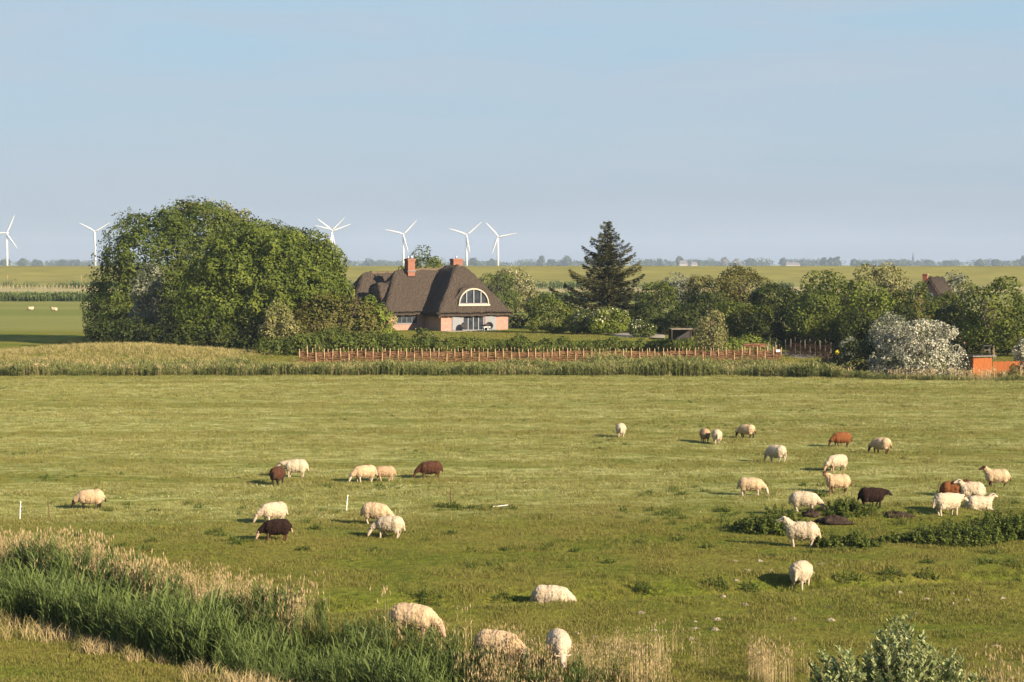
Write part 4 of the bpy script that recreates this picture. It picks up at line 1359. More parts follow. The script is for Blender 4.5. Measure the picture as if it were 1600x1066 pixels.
    for i in range(n):
        f += [(i, i + 1, m_ + i + 1, m_ + i), (2 * m_ + i, 2 * m_ + i + 1, i + 1, i), (m_ + i, m_ + i + 1, 3 * m_ + i + 1, 3 * m_ + i)]
    mb.add(v, f)
    mb.box(DXC - DHW - .2, DXC + DHW + .2, y0 - .22, y0 + .30, DSILL - .24, DSILL - .003)
    aw = link('arched_window', mb.mesh('arched_window', [M['cream_paint']]), root)
    aw['label'] = 'half-round window with cream arch and four panes'
    cuts = [-(DHW - .08), -(DHW * .50), 0.0, DHW * .50, DHW - .08]
    def zt(x): return DSILL + (DH - .24) * math.sqrt(max(0, 1 - (x / (DHW - .05)) ** 2))
    for i in range(4):
        pb = MB(); a, b = cuts[i], cuts[i + 1]
        k = 8; vv = []; ff = []
        for j in range(k + 1):
            x = a + (b - a) * j / k
            vv += [(DXC + x, y0 + .10, DSILL + .02), (DXC + x, y0 + .10, max(zt(x), DSILL + .03))]
        for j in range(k): ff.append((2 * j, 2 * j + 2, 2 * j + 3, 2 * j + 1))
        pb.add(vv, ff)
        link('pane', pb.mesh('pane', [M['glass']]), aw)
    for i in (1, 2, 3):
        pb = MB(); x = cuts[i]; pb.box(DXC + x - .075, DXC + x + .075, y0 - .02, y0 + .085, DSILL, zt(x) + .02)
        link('mullion', pb.mesh('mullion', [M['grey_paint']]), aw)
    pb = MB(); pb.box(DXC - DHW + .1, DXC + DHW - .1, y0 - .02, y0 + .084, DSILL, DSILL + .12); link('bottom_rail', pb.mesh('bottom_rail', [M['grey_paint']]), aw)
    # left dormer opening
    mb = MB(); k = 14; vv = [(-5.36, 9.2, 3.85)]
    for i in range(k + 1):
        a = math.pi * i / k
        vv.append((-5.36, 9.2 - 1.5 * math.cos(a), 3.9 + 2.0 * math.sin(a) ** .9))
    mb.add(vv, [(0, i + 2, i + 1) for i in range(k)])
    dm = link('dormer_window', mb.mesh('dormer_window', [M['glass']]), root)
    for yy in (8.5, 9.2, 9.9):
        pb = MB(); pb.box(-5.42, -5.365, yy - .04, yy + .04, 3.9, 5.5); link('mullion', pb.mesh('mullion', [M['dark_paint']]), dm)
    # chimneys
    for (x, y, z0, z1, w) in ((-.55, 8.45, 7.2, 9.55, .52), (6.75, 9.0, 7.6, 9.55, .70)):
        mb = MB()
        mb.box(x - w, x + w, y - .55, y + .55, z0, z1)
        ch = link('chimney', mb.mesh('chimney', [M['chimney_brick']]), root)
        pb = MB(); pb.box(x - w - .07, x + w + .07, y - .62, y + .62, z1 - .28, z1 - .06); link('chimney_band', pb.mesh('chimney_band', [M['chimney_brick']]), ch)
        pb = MB(); pb.box(x - w - .1, x + w + .1, y - .66, y + .66, z0 + .62, z0 + .72) ; link('flashing', pb.mesh('flashing', [M['lead']]), ch)
        for sx in (-.25, .28) if w < .7 else (.0,):
            pb = MB(); pb.tube([(x + sx, y, z1 - .05), (x + sx, y, z1 + .42)], [.13, .11], 8); link('chimney_pot', pb.mesh('chimney_pot', [M['steel']], True), ch)
    # terrace
    mb = MB(); mb.box(-.3, 12.2, -2.6, -.002, -.45, .02)
    tag(link('terrace', mb.mesh('terrace', [M['paving']]), None, (HX, HY, HZ), HA), kind='structure')
    return root
house = build_house()

def house_point(x, y, z=0.0):
    c, s_ = math.cos(HA), math.sin(HA)
    return Vector((HX + x * c - y * s_, HY + x * s_ + y * c, HZ + z))

def lounge_chair(label, p, rz):
    root = thing('garden_chair', label, 'chair', p, rz, 'garden chairs on the terrace')
    # shallow round shell on splayed legs
    n, k = 18, 5
    V = []; Fc = []
    for i in range(k + 1):
        r = .52 * i / k
        for j in range(n):
            a = 2 * math.pi * j / n
            u, w = r * math.cos(a), r * math.sin(a)
            dep = .42 * (r / .52) ** 2
            # shell faces -y, tilted back
            V.append((u, -dep * .75 + .30 + w * .18, .62 + w * .95))
    for i in range(k):
        for j in range(n):
            a, b = i * n + j, i * n + (j + 1) % n
            Fc.append((a, b, b + n, a + n))
    mb = MB(); mb.add(V, Fc)
    me = mb.mesh('shell', [M['wicker']], True)
    sh = link('shell', me, root)
    so = sh.modifiers.new('thick', 'SOLIDIFY'); so.thickness = .04
    for sx in (-1, 1):
        for y0, y1 in ((-.05, -.30), (.15, .38)):
            lb = MB(); lb.tube([(sx * .2, y0, .45), (sx * .34, y1, 0)], .018, 6); link('leg', lb.mesh('leg', [M['dark_paint']]), root)
    cu = MB(); cu.ball((0, .06, .40), (.34, .30, .09), 12, 6); link('cushion', cu.mesh('cushion', [M['wicker']], True), root)
lounge_chair('dark round wicker chair left of the terrace doors', house_point(2.95, -.85, .02), HA + R(20))
lounge_chair('dark round wicker chair right of the terrace doors', house_point(6.75, -.85, .02), HA - R(20))
def low_table():
    root = thing('terrace_table', 'small white table between the terrace chairs', 'table', house_point(5.9, -1.5, .02), HA)
    mb = MB(); mb.box(-.5, .5, -.35, .35, .42, .50); link('table_top', mb.mesh('table_top', [M['white_paint']]), root)
    for sx in (-.42, .42):
        for sy in (-.28, .28):
            lb = MB(); lb.box(sx - .04, sx + .04, sy - .04, sy + .04, 0, .419); link('leg', lb.mesh('leg', [M['white_paint']]), root)
low_table()

# ------------------------------------------------------------------ gravel drive, little red posts, shelter, hidden gable
def drive():
    pts = [(935, 522), (960, 519.5), (1000, 520), (1045, 523), (1045, 529), (1000, 528), (965, 527)]
    out = [at(px, py, 1) for px, py in pts]
    V = []
    for px, py in pts:
        p = ground(px, py); V.append((p.x, p.y))
    c = np.mean(V, 0)
    mb = MB(); rings = 6
    vv = [(c[0], c[1], tz(*c) + .05)]; ff = []
    n = len(V)
    for k in range(1, rings + 1):
        for i in range(n * 3):
            a = np.array(V[i // 3]); b = np.array(V[(i // 3 + 1) % n])
            q = a + (b - a) * (i % 3) / 3
            q = c + (q - c) * k / rings
            vv.append((q[0], q[1], tz(*q) + (.05 if k < rings else -.1)))
    m_ = n * 3
    for i in range(m_):
        ff.append((0, 1 + i, 1 + (i + 1) % m_))
    for k in range(rings - 1):
        for i in range(m_):
            a = 1 + k * m_ + i; b = 1 + k * m_ + (i + 1) % m_
            ff.append((a, a + m_, b + m_, b))
    mb.add(vv, ff)
    tag(link('gravel_drive', mb.mesh('gravel_drive', [M['gravel']], True)), kind='structure')
drive()

M['red_paint'] = simple_mat('red_brown_paint', (.30, .075, .04), (.22, .055, .03), 3, .7, .2)
for px, py, lab in ((835, 516, 'small red brown garden post near the round bush'), (958, 520, 'small red brown garden post left of the gravel drive'),
                    (1037, 523, 'small red brown garden post at the far end of the gravel drive')):
    p = ground(px, py)
    root = thing('garden_post', lab, 'post', p, 0, 'small red garden posts')
    mb = MB(); mb.tube([(0, 0, -.2), (0, 0, .82)], .10, 8); link('post', mb.mesh('post', [M['red_paint']], True), root)
    mb = MB(); mb.tube([(0, 0, .80), (0, 0, .86), (0, 0, .95)], [.14, .14, .05], 8); link('cap', mb.mesh('cap', [M['red_paint']], True), root)

def shelter():
    p = at(1067, 520, 246); z = tz(p.x, 246)
    root = thing('shelter', 'low dark open shelter with pale flat roof edge under the trees', 'shelter', (p.x, 246, z), R(6))
    mb = MB(); mb.box(-1.6, 1.3, -1.0, 1.2, 1.45, 1.55); link('roof', mb.mesh('roof', [M['felt']]), root)
    mb = MB(); mb.box(-1.6, 1.3, -1.05, -1.003, 1.42, 1.58); link('fascia', mb.mesh('fascia', [M['weathered']]), root)
    for sx in (-1.5, 1.2):
        for sy in (-.9, 1.1):
            lb = MB(); lb.box(sx - .05, sx + .05, sy - .05, sy + .05, -.2, 1.449); link('post', lb.mesh('post', [M['bark']]), root)
    mb = MB(); mb.box(-1.5, 1.2, 1.14, 1.18, 0, 1.44); link('back_wall', mb.mesh('back_wall', [M['wicker']]), root)
shelter()

def gable_house():
    D = 262
    p = at(1462, 470, D); z = tz(p.x, D)
    root = thing('thatched_cottage', 'half hidden thatched gable with red chimney among the right trees', 'house', (p.x, D, z), R(-24))
    ht = at(1462, 432, D).z - z
    mb = MB()
    w, e, L = 4.3, 2.6, 8
    rows = []
    k = 10
    for i in range(k + 1):
        t = i / k
        rows.append([(x, -L / 2 + L * t, zz + .08 * math.sin(i * 1.3 + x)) for x, zz in ((-w, e - .3), (-w * .55, e + (ht - e) * .42), (0, ht), (w * .55, e + (ht - e) * .42), (w, e - .3))])
    v = [q for r_ in rows for q in r_]; v += [(q[0], q[1], q[2] - .4) for q in v]
    n = (k + 1) * 5; f = []
    for i in range(k):
        for j in range(4):
            a = i * 5 + j
            f.append((a, a + 1, a + 6, a + 5)); f.append((n + a + 5, n + a + 6, n + a + 1, n + a))
        for j in (0, 4):
            a = i * 5 + j; f.append((a, a + 5, n + a + 5, n + a))
    for i in (0, k):
        for j in range(4):
            a = i * 5 + j; f.append((a, a + 1, n + a + 1, n + a))
    mb.add(v, f)
    link('roof', mb.mesh('roof', [M['thatch']], True), root)
    mb = MB(); mb.add([(-3.8, -3.6, -.3), (3.8, -3.6, -.3), (3.8, -3.6, e), (0, -3.6, ht - .6), (-3.8, -3.6, e), (-3.8, 3.6, -.3), (3.8, 3.6, -.3), (3.8, 3.6, e), (0, 3.6, ht - .6), (-3.8, 3.6, e)],
                      [(0, 1, 2, 3, 4), (9, 8, 7, 6, 5), (1, 6, 7, 2), (5, 0, 4, 9)])
    link('wall', mb.mesh('wall', [M['brick']]), root)
    mb = MB(); mb.box(-1.5, -.9, -1.0, -.4, ht - 1.2, ht + .35); ch = link('chimney', mb.mesh('chimney', [M['chimney_brick']]), root)
    pb = MB(); pb.box(-1.56, -.84, -1.06, -.34, ht + .16, ht + .27); link('chimney_band', pb.mesh('chimney_band', [M['chimney_brick']]), ch)
    for x, zz in ((0, ht - 2.6),):
        w_ = MB(); w_.box(x - .45, x + .45, -3.66, -3.604, zz - .5, zz + .5); wo = link('window', w_.mesh('window', [M['white_paint']]), root)
        w_ = MB(); w_.box(x - .36, x + .36, -3.68, -3.664, zz - .4, zz + .4); link('pane', w_.mesh('pane', [M['glass']]), wo)
gable_house()

# ------------------------------------------------------------------ orange shed
M['orange'] = simple_mat('orange_boards', (.33, .105, .030), (.22, .068, .022), 2.5, .8, .15, .3, (3, 3, .5))
def shed():
    p = ground(1522, 594)
    z = tz(p.x, p.y)
    root = thing('garden_shed', 'bright orange wooden shed with flat grey roof at the right edge', 'shed', (p.x, p.y + .3, z), R(26))
    for i in range(10):      # front boards
        mb = MB(); mb.box(.21 * i + .004, .21 * (i + 1) - .004, 0, .03, -.1, 2.05 - .012 * i); link('board', mb.mesh('board', [M['orange']]), root)
    mb = MB(); mb.box(.02, 2.08, .031, 3.6, -.1, 1.9); link('body', mb.mesh('body', [M['weathered']]), root)
    for i in range(12):
        mb = MB(); mb.box(-.03, .0185, .3 * i + .035, .3 * (i + 1) + .02, -.1, 2.0 - .012 * i); link('board', mb.mesh('board', [M['orange'] if i < 1 else M['weathered']]), root)
    mb = MB(); mat = Matrix.Rotation(R(-1.5), 4, 'X')
    mb.box(-.3, 2.4, -.35, 3.95, 2.07, 2.17, mat=Matrix.Translation((0, 0, .02)) @ mat); link('roof', mb.mesh('roof', [M['felt']]), root)
    for i in range(6):
        mb = MB(); mb.box(-.28 + .45 * i, -.22 + .45 * i, -.34, 3.93, 2.172, 2.20, mat=Matrix.Translation((0, 0, .02)) @ mat); link('roof_batten', mb.mesh('roof_batten', [M['felt']]), root)
    # lower orange screen beside it
    q = thing('board_screen', 'lower orange board screen running off the right edge beside the shed', 'screen', (p.x + 2.0, p.y + 1.3, z), R(10))
    for i in range(18):
        mb = MB(); h = 1.62 + .03 * math.sin(i * 2.1)
        mb.box(.2 * i + .006, .2 * (i + 1) - .006, 0, .03, -.1, h); link('board', mb.mesh('board', [M['orange']]), q)
    for x in (0.3, 1.8, 3.4):
        mb = MB(); mb.box(x - .04, x + .04, .031, .11, -.2, 1.55); link('post', mb.mesh('post', [M['weathered']]), q)
    # little raised box behind
    t = at(1541, 540, 192); zz = tz(t.x, 192)
    b = thing('bird_table', 'small flat-roofed grey table standing behind the orange shed', 'table', (t.x, 192, zz), R(15))
    h = t.z - zz
    mb = MB(); mb.box(-.42, .42, -.3, .3, h - .06, h + .03); link('roof', mb.mesh('roof', [M['wicker']]), b)
    mb = MB(); mb.box(-.35, .35, -.2, .2, h - .45, h - .40); link('tray', mb.mesh('tray', [M['weathered']]), b)
    for sx in (-.4, .4):
        mb = MB(); mb.box(sx - .03, sx + .03, -.04, .04, -.2, h - .061); link('post', mb.mesh('post', [M['wicker']]), b)
shed()

# ------------------------------------------------------------------ wattle fence (two rows of stakes, brushwood woven between)
M['stake'] = simple_mat('peeled_stakes', (.52, .37, .22), (.40, .27, .15), 5, .85, .1, .2)
M['withy'] = leaf_mat('woven_brushwood', (.085, .042, .026), (.29, .145, .085), 0.0, .9, .05)

def wattle_mesh(w, h, seed):
    r = np.random.default_rng(seed)
    V = []; Fc = []; T = []
    n = 17
    for k in range(n):
        z = .04 + (h - .06) * (k + .5) / n + r.normal(0, .012)
        y = r.uniform(.06, .34); rad = r.uniform(.022, .04)
        pts = []
        for i in range(5):
            u = i / 4
            pts.append((u * (w + .1) - .05, y + .05 * math.sin(u * 3.1 + k * 1.7), z + r.normal(0, .014)))
        o = len(V)
        for i, p in enumerate(pts):
            for a in range(4):
                an = math.pi / 2 * a + .4
                V.append((p[0], p[1] + math.cos(an) * rad, p[2] + math.sin(an) * rad))
        for i in range(4):
            for a in range(4):
                q = o + i * 4 + a; q2 = o + i * 4 + (a + 1) % 4
                Fc.append((q, q2, q2 + 4, q + 4)); T.append(r.random() if a == 0 else T[-1])
    return mesh_np('wattle_panel', V, Fc, [M['withy']], T)

def stake_mesh(h, rad, seed, mat='stake'):
    r = random.Random(seed)
    mb = MB()
    mb.tube([(0, 0, -.3), (r.uniform(-.02, .02), 0, h * .5), (r.uniform(-.03, .03), 0, h - .04), (0, 0, h)], [rad, rad * .95, rad * .85, rad * .4], 6)
    return mb.mesh('post', [M[mat]])

def wattle_fence():
    A = Vector(((468 - CX) / F * 213.5, 213.5, 0)); B = Vector(((1221 - CX) / F * 219.5, 219.5, 0))
    d = (B - A); L = d.length; d.normalize()
    ang = math.atan2(d.y, d.x)
    root = thing('wattle_fence', 'long woven brushwood fence with pale stakes in front of the garden', 'fence', (A.x, A.y, tz(A.x, A.y)), ang)
    n = 60; w = L / n
    panels = [wattle_mesh(w, hh, 200 + i) for i, hh in enumerate((1.0, 1.06, 1.12, 1.18, 1.08, 1.02))]
    posts = [stake_mesh(h, .045, 300 + i) for i, h in enumerate((1.42, 1.48, 1.54, 1.45))]
    backs = [stake_mesh(h, .042, 310 + i) for i, h in enumerate((1.40, 1.47, 1.55))]
    def rel(s, off):
        p = A + d * s + Vector((-d.y, d.x, 0)) * off
        return (s, off, tz(p.x, p.y) - tz(A.x, A.y))
    for i in range(n + 1):
        q = rel(i * w + random.uniform(-.05, .05), 0)
        o = link('post', posts[i % 4], root, q, random.uniform(0, 6)); o.rotation_euler.x = random.uniform(-.03, .03); o.rotation_euler.y = random.uniform(-.03, .03)
        if i in (1, 2): o.scale.z = 1.2
        if i < n:
            q = rel((i + .5) * w + random.uniform(-.08, .08), .42)
            o = link('post', backs[i % 3], root, q, random.uniform(0, 6)); o.rotation_euler.x = random.uniform(-.04, .04); o.rotation_euler.y = random.uniform(-.04, .04)
            q = rel(i * w, .02)
            # the woven height rises and sags along the fence
            k = 2 + int(round(1.6 * math.sin(i * .9) + .6 * math.sin(i * 2.3)))
            link('wattle_panel', panels[max(0, min(k + 1, 5))], root, q)
    mb = MB(); mb.box(-.22, .22, -.02, .0, -.12, .12)
    q = rel(L - .35, -.06)
    sg = link('sign_plate', mb.mesh('sign_plate', [M['white_paint']]), root, (q[0], q[1], q[2] + .98))
    sg['label'] = 'small blank white plate near the right end of the fence'
wattle_fence()

def stake_fence():
    A = Vector(((1228 - CX) / F * 231, 231, 0)); B = Vector(((1298 - CX) / F * 222, 222, 0))
    d = B - A; L = d.length; d.normalize()
    root = thing('stake_fence', 'row of tall stakes with tree shade put into their dark colour right of the garden drive', 'fence', (A.x, A.y, tz(A.x, A.y)), math.atan2(d.y, d.x))
    ms = [stake_mesh(h, .06, 330 + i, 'weathered') for i, h in enumerate((1.75, 1.9, 2.05))]  # dark wood puts the tree shade into the stakes' colour
    wp = [wattle_mesh(L / 9, hh, 340 + i) for i, hh in enumerate((1.25, 1.4, 1.5))]
    for i in range(10):
        s = L * i / 9; p = A + d * s
        z = tz(p.x, p.y) - tz(A.x, A.y)
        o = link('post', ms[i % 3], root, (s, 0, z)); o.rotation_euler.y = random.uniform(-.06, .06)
        if i < 9: link('wattle_panel', wp[i % 3], root, (s, .05, z))
    # short corner of stakes left of the drive entrance
    P = at(1208, 545, 226); q = thing('stake_fence', 'short corner of grey weathered stakes behind the clipped hedge', 'fence', (P.x, 226, tz(P.x, 226)))
    for i in range(7):
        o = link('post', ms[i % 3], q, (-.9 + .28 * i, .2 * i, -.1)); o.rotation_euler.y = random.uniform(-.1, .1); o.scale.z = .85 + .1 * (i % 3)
    wq = wattle_mesh(2.4, .5, 350); o = link('wattle_panel', wq, q, (-3.2, .3, 1.0))
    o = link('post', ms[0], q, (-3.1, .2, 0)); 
    # leaning stakes with brushwood
    P = at(1303, 552, 214); q = thing('brush_pile', 'sunlit brushwood heap with slanting pale stakes beside the silver bush', 'brush pile', (P.x, 214, tz(P.x, 214)))
    for i in range(8):
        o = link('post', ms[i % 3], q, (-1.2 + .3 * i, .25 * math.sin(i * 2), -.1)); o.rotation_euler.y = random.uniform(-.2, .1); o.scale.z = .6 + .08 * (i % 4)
    for k in range(3): link('wattle_panel', wattle_mesh(2.2, .9, 360 + k), q, (-1.1, -.2 + .2 * k, 0))
    # yellow ball-shaped float
    P = at(1308, 551, 211); z = tz(P.x, 211)
    q = thing('buoy', 'round yellow buoy lying by the brushwood heap', 'buoy', (P.x, 211, z))
    M['yellow'] = simple_mat('yellow_plastic', (.80, .62, .03), (.70, .50, .02), 3, .4, .4)
    h = max(.3, P.z - z)
    mb = MB(); mb.ball((0, 0, h), .24, 14, 10); mb2 = mb.mesh('float', [M['yellow']], True); link('float', mb2, q)
    mb = MB(); mb.tube([(0, 0, -.1), (0, 0, h - .2)], .05, 6); link('stem', mb.mesh('stem', [M['stake']]), q)
    mb = MB(); mb.tube([(0, 0, h + .2), (.05, 0, h + .3)], .05, 8); link('eye', mb.mesh('eye', [M['yellow']]), q)
stake_fence()

# paved end of the garden drive between the fences
def lane():
    pts = [(1222, 549), (1240, 548), (1275, 552), (1300, 556), (1300, 562), (1250, 562), (1222, 558)]
    V = [(ground(px, py).x, ground(px, py).y) for px, py in pts]
    c = np.mean(V, 0); mb = MB()
    vv = [(c[0], c[1], tz(*c) + .05)]
    for k in (.5, 1.0):
        for q in V:
            w = c + (np.array(q) - c) * k; vv.append((w[0], w[1], tz(*w) + (.05 if k < 1 else -.06)))
    n = len(V)
    f = [(0, 1 + i, 1 + (i + 1) % n) for i in range(n)] + [(1 + i, 1 + n + i, 1 + n + (i + 1) % n, 1 + (i + 1) % n) for i in range(n)]
    mb.add(vv, f)
    tag(link('gravel_lane', mb.mesh('gravel_lane', [M['gravel']], True)), kind='structure')
lane()

# ------------------------------------------------------------------ wind turbines
M['turbine'] = simple_mat('turbine_white', (.60, .60, .61), (.55, .55, .56), .1, .5, .3)
def blade_mesh():
    mb = MB(); n = 10; L = 35.0
    V = []
    for i in range(n + 1):
        t = i / n
        c = (1.5 + 1.8 * math.sin(min(t * 4.2, math.pi))) if t < .75 else 1.5
        c = np.interp(t, [0, .05, .2, .6, .95, 1], [1.9, 2.1, 3.6, 2.5, 1.3, .4])
        th = np.interp(t, [0, .05, .2, 1], [1.7, 1.6, .7, .12])
        for (u, v) in ((-.3, 0), (.1, .5), (.7, 0), (.1, -.5)):
            V.append((u * c, v * th, 1.2 + t * (L - 1.2)))
    F_ = []
    for i in range(n):
        for k in range(4):
            a = i * 4 + k; b = i * 4 + (k + 1) % 4
            F_.append((a, b, b + 4, a + 4))
    F_ += [(3, 2, 1, 0), (n * 4, n * 4 + 1, n * 4 + 2, n * 4 + 3)]
    mb.add(V, F_)
    return mb.mesh('blade', [M['turbine']], True)
BLADE = blade_mesh()
def turbine(label, px, py, D, ang, yaw=0.0, scale=1.0):
    p = at(px, py, D); x = p.x
    h = p.z / scale
    root = thing('wind_turbine', label, 'wind turbine', (x, D, 0), yaw, 'white wind turbines along the horizon')
    root.scale = (scale,) * 3
    mb = MB(); mb.tube([(0, 3, -1), (0, 3, h * .5), (0, 3, h - 1.5)], [2.4, 1.9, 1.35], 14); link('tower', mb.mesh('tower', [M['turbine']], True), root)
    mb = MB(); mb.box(-1.7, 1.7, .4, 9.0, h - 1.7, h + 1.9); nc = mb.mesh('nacelle', [M['turbine']]); link('nacelle', nc, root)
    mb = MB(); mb.ball((0, -.6, h), (1.6, 2.0, 1.6), 12, 8); hb = link('hub', mb.mesh('hub', [M['turbine']], True), root)
    for k in range(3):
        a = R(ang + 120 * k)
        o = link('blade', BLADE, root, (0, -.9, h)); o.rotation_euler = (0, math.pi / 2 - a, 0)
turbine('wind turbine cut by the left picture edge', 10, 364, 3650, 65)
turbine('wind turbine just left of the big grove', 148, 362, 3950, 151)
turbine('nearer of two overlapping wind turbines over the grove shoulder', 519, 361, 3650, 141, R(8))
turbine('farther of two overlapping wind turbines over the grove shoulder', 518, 360, 3900, 164, R(-6))
turbine('wind turbine left of the first chimney', 630, 366, 3700, 46)
turbine('wind turbine above the second chimney', 729, 367, 3700, 41)
turbine('rightmost wind turbine with a blade near upright', 778, 370, 3750, 131)

# ------------------------------------------------------------------ far tree line, farms, spire
M['lf_far'] = leaf_mat('far_tree_leaves', (0.035, 0.050, 0.018), (0.075, 0.090, 0.032), .1)
M['lf_farpale'] = leaf_mat('far_pale_leaves', (0.13, 0.13, 0.09), (0.26, 0.25, 0.18), .1)
def far_tree(label, px, top, halfw, D, seed, mat='lf_far'):
    x = (px - CX) / F * D; rx = halfw / F * D
    H = at(px, top, D).z
    root = thing('far_tree', label, 'tree', (x, D, 0), 0, 'trees in the far line along the horizon')
    L = auto_lobes(rx, rx * .8, H * .48, H * .52, 6, seed, .5, True)
    P, N, nz, r = crown_points(L, 700, .5, 6.0, .35, seed, zmin=.5)
    tag(link('crown', leaf_mesh('crown', P, N, 3.6, M[mat], .8, 0, np.clip(.5 + nz, 0, 1), r), root), kind='stuff')
    mb = MB(); mb.tube([(0, 0, -.5), (0, 0, H * .5), (0, 0, H * .8)], [.6, .4, .1], 6); link('trunk', mb.mesh('trunk', [M['bark']]), root)
FT = [(8, 404, 10), (36, 403, 8), (58, 405, 8), (98, 403, 9), (118, 405, 9), (542, 404, 7), (576, 403, 9), (742, 401, 8), (768, 402, 7), (845, 399, 7), (862, 404, 8), (886, 398, 8), (1012, 405, 6),
      (1030, 404, 6), (1062, 400, 6), (1090, 405, 8), (1132, 401, 6), (1150, 404, 8), (1172, 403, 7), (1225, 401, 7), (1252, 405, 7), (1287, 401, 6), (1297, 402, 5), (1307, 400, 7), (1335, 403, 7),
      (1410, 405, 8), (1450, 406, 9), (1480, 406, 8), (1530, 404, 8), (1556, 404, 8), (1598, 399, 7)]
for i, (px, top, hw) in enumerate(FT):
    if px in (845, 886, 1062, 1307, 1598):
        lab = {845: 'hazy tree standing clear on the horizon left of the spruce', 886: 'hazy tree touching the left boughs of the spruce on the horizon', 1062: 'pointed hazy tree beside the far pale barn',
               1307: 'tallest hazy tree of the trio on the right horizon', 1598: 'hazy tree on the horizon at the very right edge'}[px]
    else:
        lab = 'small blue-grey tree in the hazy far tree line'
    far_tree(lab, px, top, hw, 4700 + 90 * (i % 7), 400 + i, 'lf_farpale' if px in (1132, 1150) else 'lf_far')
def far_wood():
    r = np.random.default_rng(77)
    L = []
    for i in range(230):
        px = r.uniform(-150, 1750)
        D = r.uniform(5000, 5800)
        H = r.uniform(10, 17) * (1.12 if px > 800 else .95)
        L.append(((px - CX) / F * D, D, H * .5, r.uniform(16, 36), 12, H * .6))
    P, N, nz, rr = crown_points(L, 30000, .5, 8, .35, 78, zmin=.2, cull=.5)
    tag(link('far_woodland', leaf_mesh('far_woodland', P, N, 4.2, M['lf_far'], .8, 0, np.clip(.5 + nz, 0, 1), rr)), 'blue-grey band of woods and hedges along the horizon', 'woodland', kind='stuff')
far_wood()

M['farm_roof'] = simple_mat('far_roof', (.17, .15, .15), (.13, .12, .12), .2, .9, .1)
M['farm_wall'] = simple_mat('far_wall', (.34, .31, .29), (.28, .25, .23), .2, .9, .1)
def farm(label, px, D, w, h, d=10):
    x = (px - CX) / F * D
    root = thing('farm_building', label, 'barn', (x, D, 0), R(8), 'pale farm buildings on the horizon')
    e = h * .45
    mb = MB(); mb.box(-w / 2, w / 2, -d / 2, d / 2, -.5, e); link('wall', mb.mesh('wall', [M['farm_wall']]), root)
    mb = MB(); mb.add([(-w / 2 - .5, -d / 2 - .6, e), (w / 2 + .5, -d / 2 - .6, e), (w / 2 + .5, d / 2 + .6, e), (-w / 2 - .5, d / 2 + .6, e), (-w / 2 + 2, 0, h), (w / 2 - 2, 0, h)],
                      [(0, 1, 5, 4), (2, 3, 4, 5), (1, 2, 5), (3, 0, 4), (3, 2, 1, 0)]); link('roof', mb.mesh('roof', [M['farm_roof']]), root)
farm('grey-roofed barn on the horizon right of the spruce', 1067, 4500, 18, 14.5)
farm('small low farmhouse on the horizon next to the grey-roofed barn', 1084, 4520, 15, 12)
farm('long low white farm building on the right horizon', 1238, 4500, 32, 10.5)
def church():
    D = 6000; x = (1426 - CX) / F * D
    root = thing('church', 'slender dark church spire on the right horizon', 'church', (x, D, 0))
    zt = at(1426, 393, D).z
    M['spire'] = simple_mat('spire_slate', (.06, .065, .07), (.05, .05, .055), .2, .8, .2)
    mb = MB(); mb.box(-3, 3, -3, 3, -.5, zt * .5); link('tower', mb.mesh('tower', [M['spire']]), root)
    mb = MB(); mb.tube([(0, 0, zt * .5), (0, 0, zt * .56), (0, 0, zt)], [4.0, 2.6, .15], 8); link('spire', mb.mesh('spire', [M['spire']]), root)
    mb = MB(); mb.box(3, 22, -4.5, 4.5, -.5, 8); mb.add([(3, -5, 8), (22, -5, 8), (22, 5, 8), (3, 5, 8), (3, 0, 14), (22, 0, 14)], [(0, 1, 5, 4), (2, 3, 4, 5), (1, 2, 5), (3, 0, 4)]); link('nave', mb.mesh('nave', [M['spire']]), root)
church()

# far marsh: dark reed line, pale fence posts, grazing cattle
def far_marsh():
    cl = [reed_clump('far_reed', 14, 1.2, 2.0, M['reed'], 130 + k, leaves=4, lw=.22, ll=.7, wind=(0, 0)) for k in range(3)]
    x = rng.uniform(-175, 60, 2600); y = 556 + rng.normal(0, 3.0, 2600)
    P = np.stack([x, y, terrain(x, y) - .1], 1)
    tag(scatter('far_reed_line', P, rng.uniform(0, 6, len(x)), rng.uniform(.7, 1.2, len(x)), cl), 'dark straight reed line across the far fields', 'reeds', kind='stuff')
    x = rng.uniform(-260, 200, 900); y = 830 + rng.normal(0, 12, 900)
    ok = vnoise(x / 18, y / 9, 79) > .12
    x, y = x[ok], y[ok]
    P = np.stack([x, y, terrain(x, y) - .1], 1)
    tag(scatter('far_scrub', P, rng.uniform(0, 6, len(x)), rng.uniform(.9, 1.6, len(x)), cl), 'patches of low scrub at the foot of the far dike', 'scrub', kind='stuff')
    x0 = at(-20, 455, 800).x
    me = stake_mesh(1.6, .12, 380)
    for i in range(24):
        p = at(2 + 6.2 * i, 452, 800)
        o = link('fence_post', me, None, (p.x, 800, tz(p.x, 800)))
        tag(o, 'tiny pale fence post in the row at the foot of the far dike', 'post', 'pale fence posts at the foot of the far dike')
    for px, lab in ((12, 'thin tall pole by the far dike at the left edge'), (127, 'thin tall pole by the far dike near the grove')):
        p = at(px, 444, 850)
        mb = MB(); mb.tube([(0, 0, -.3), (0, 0, 4.2), (.02, 0, 5.2)], [.12, .09, .07], 6); mb.tube([(-.3, 0, 4.9), (.3, 0, 4.9)], .05, 4)
        tag(link('pole', mb.mesh('pole', [M['stake']]), None, (p.x, 850, tz(p.x, 850))), lab, 'pole')
far_marsh()

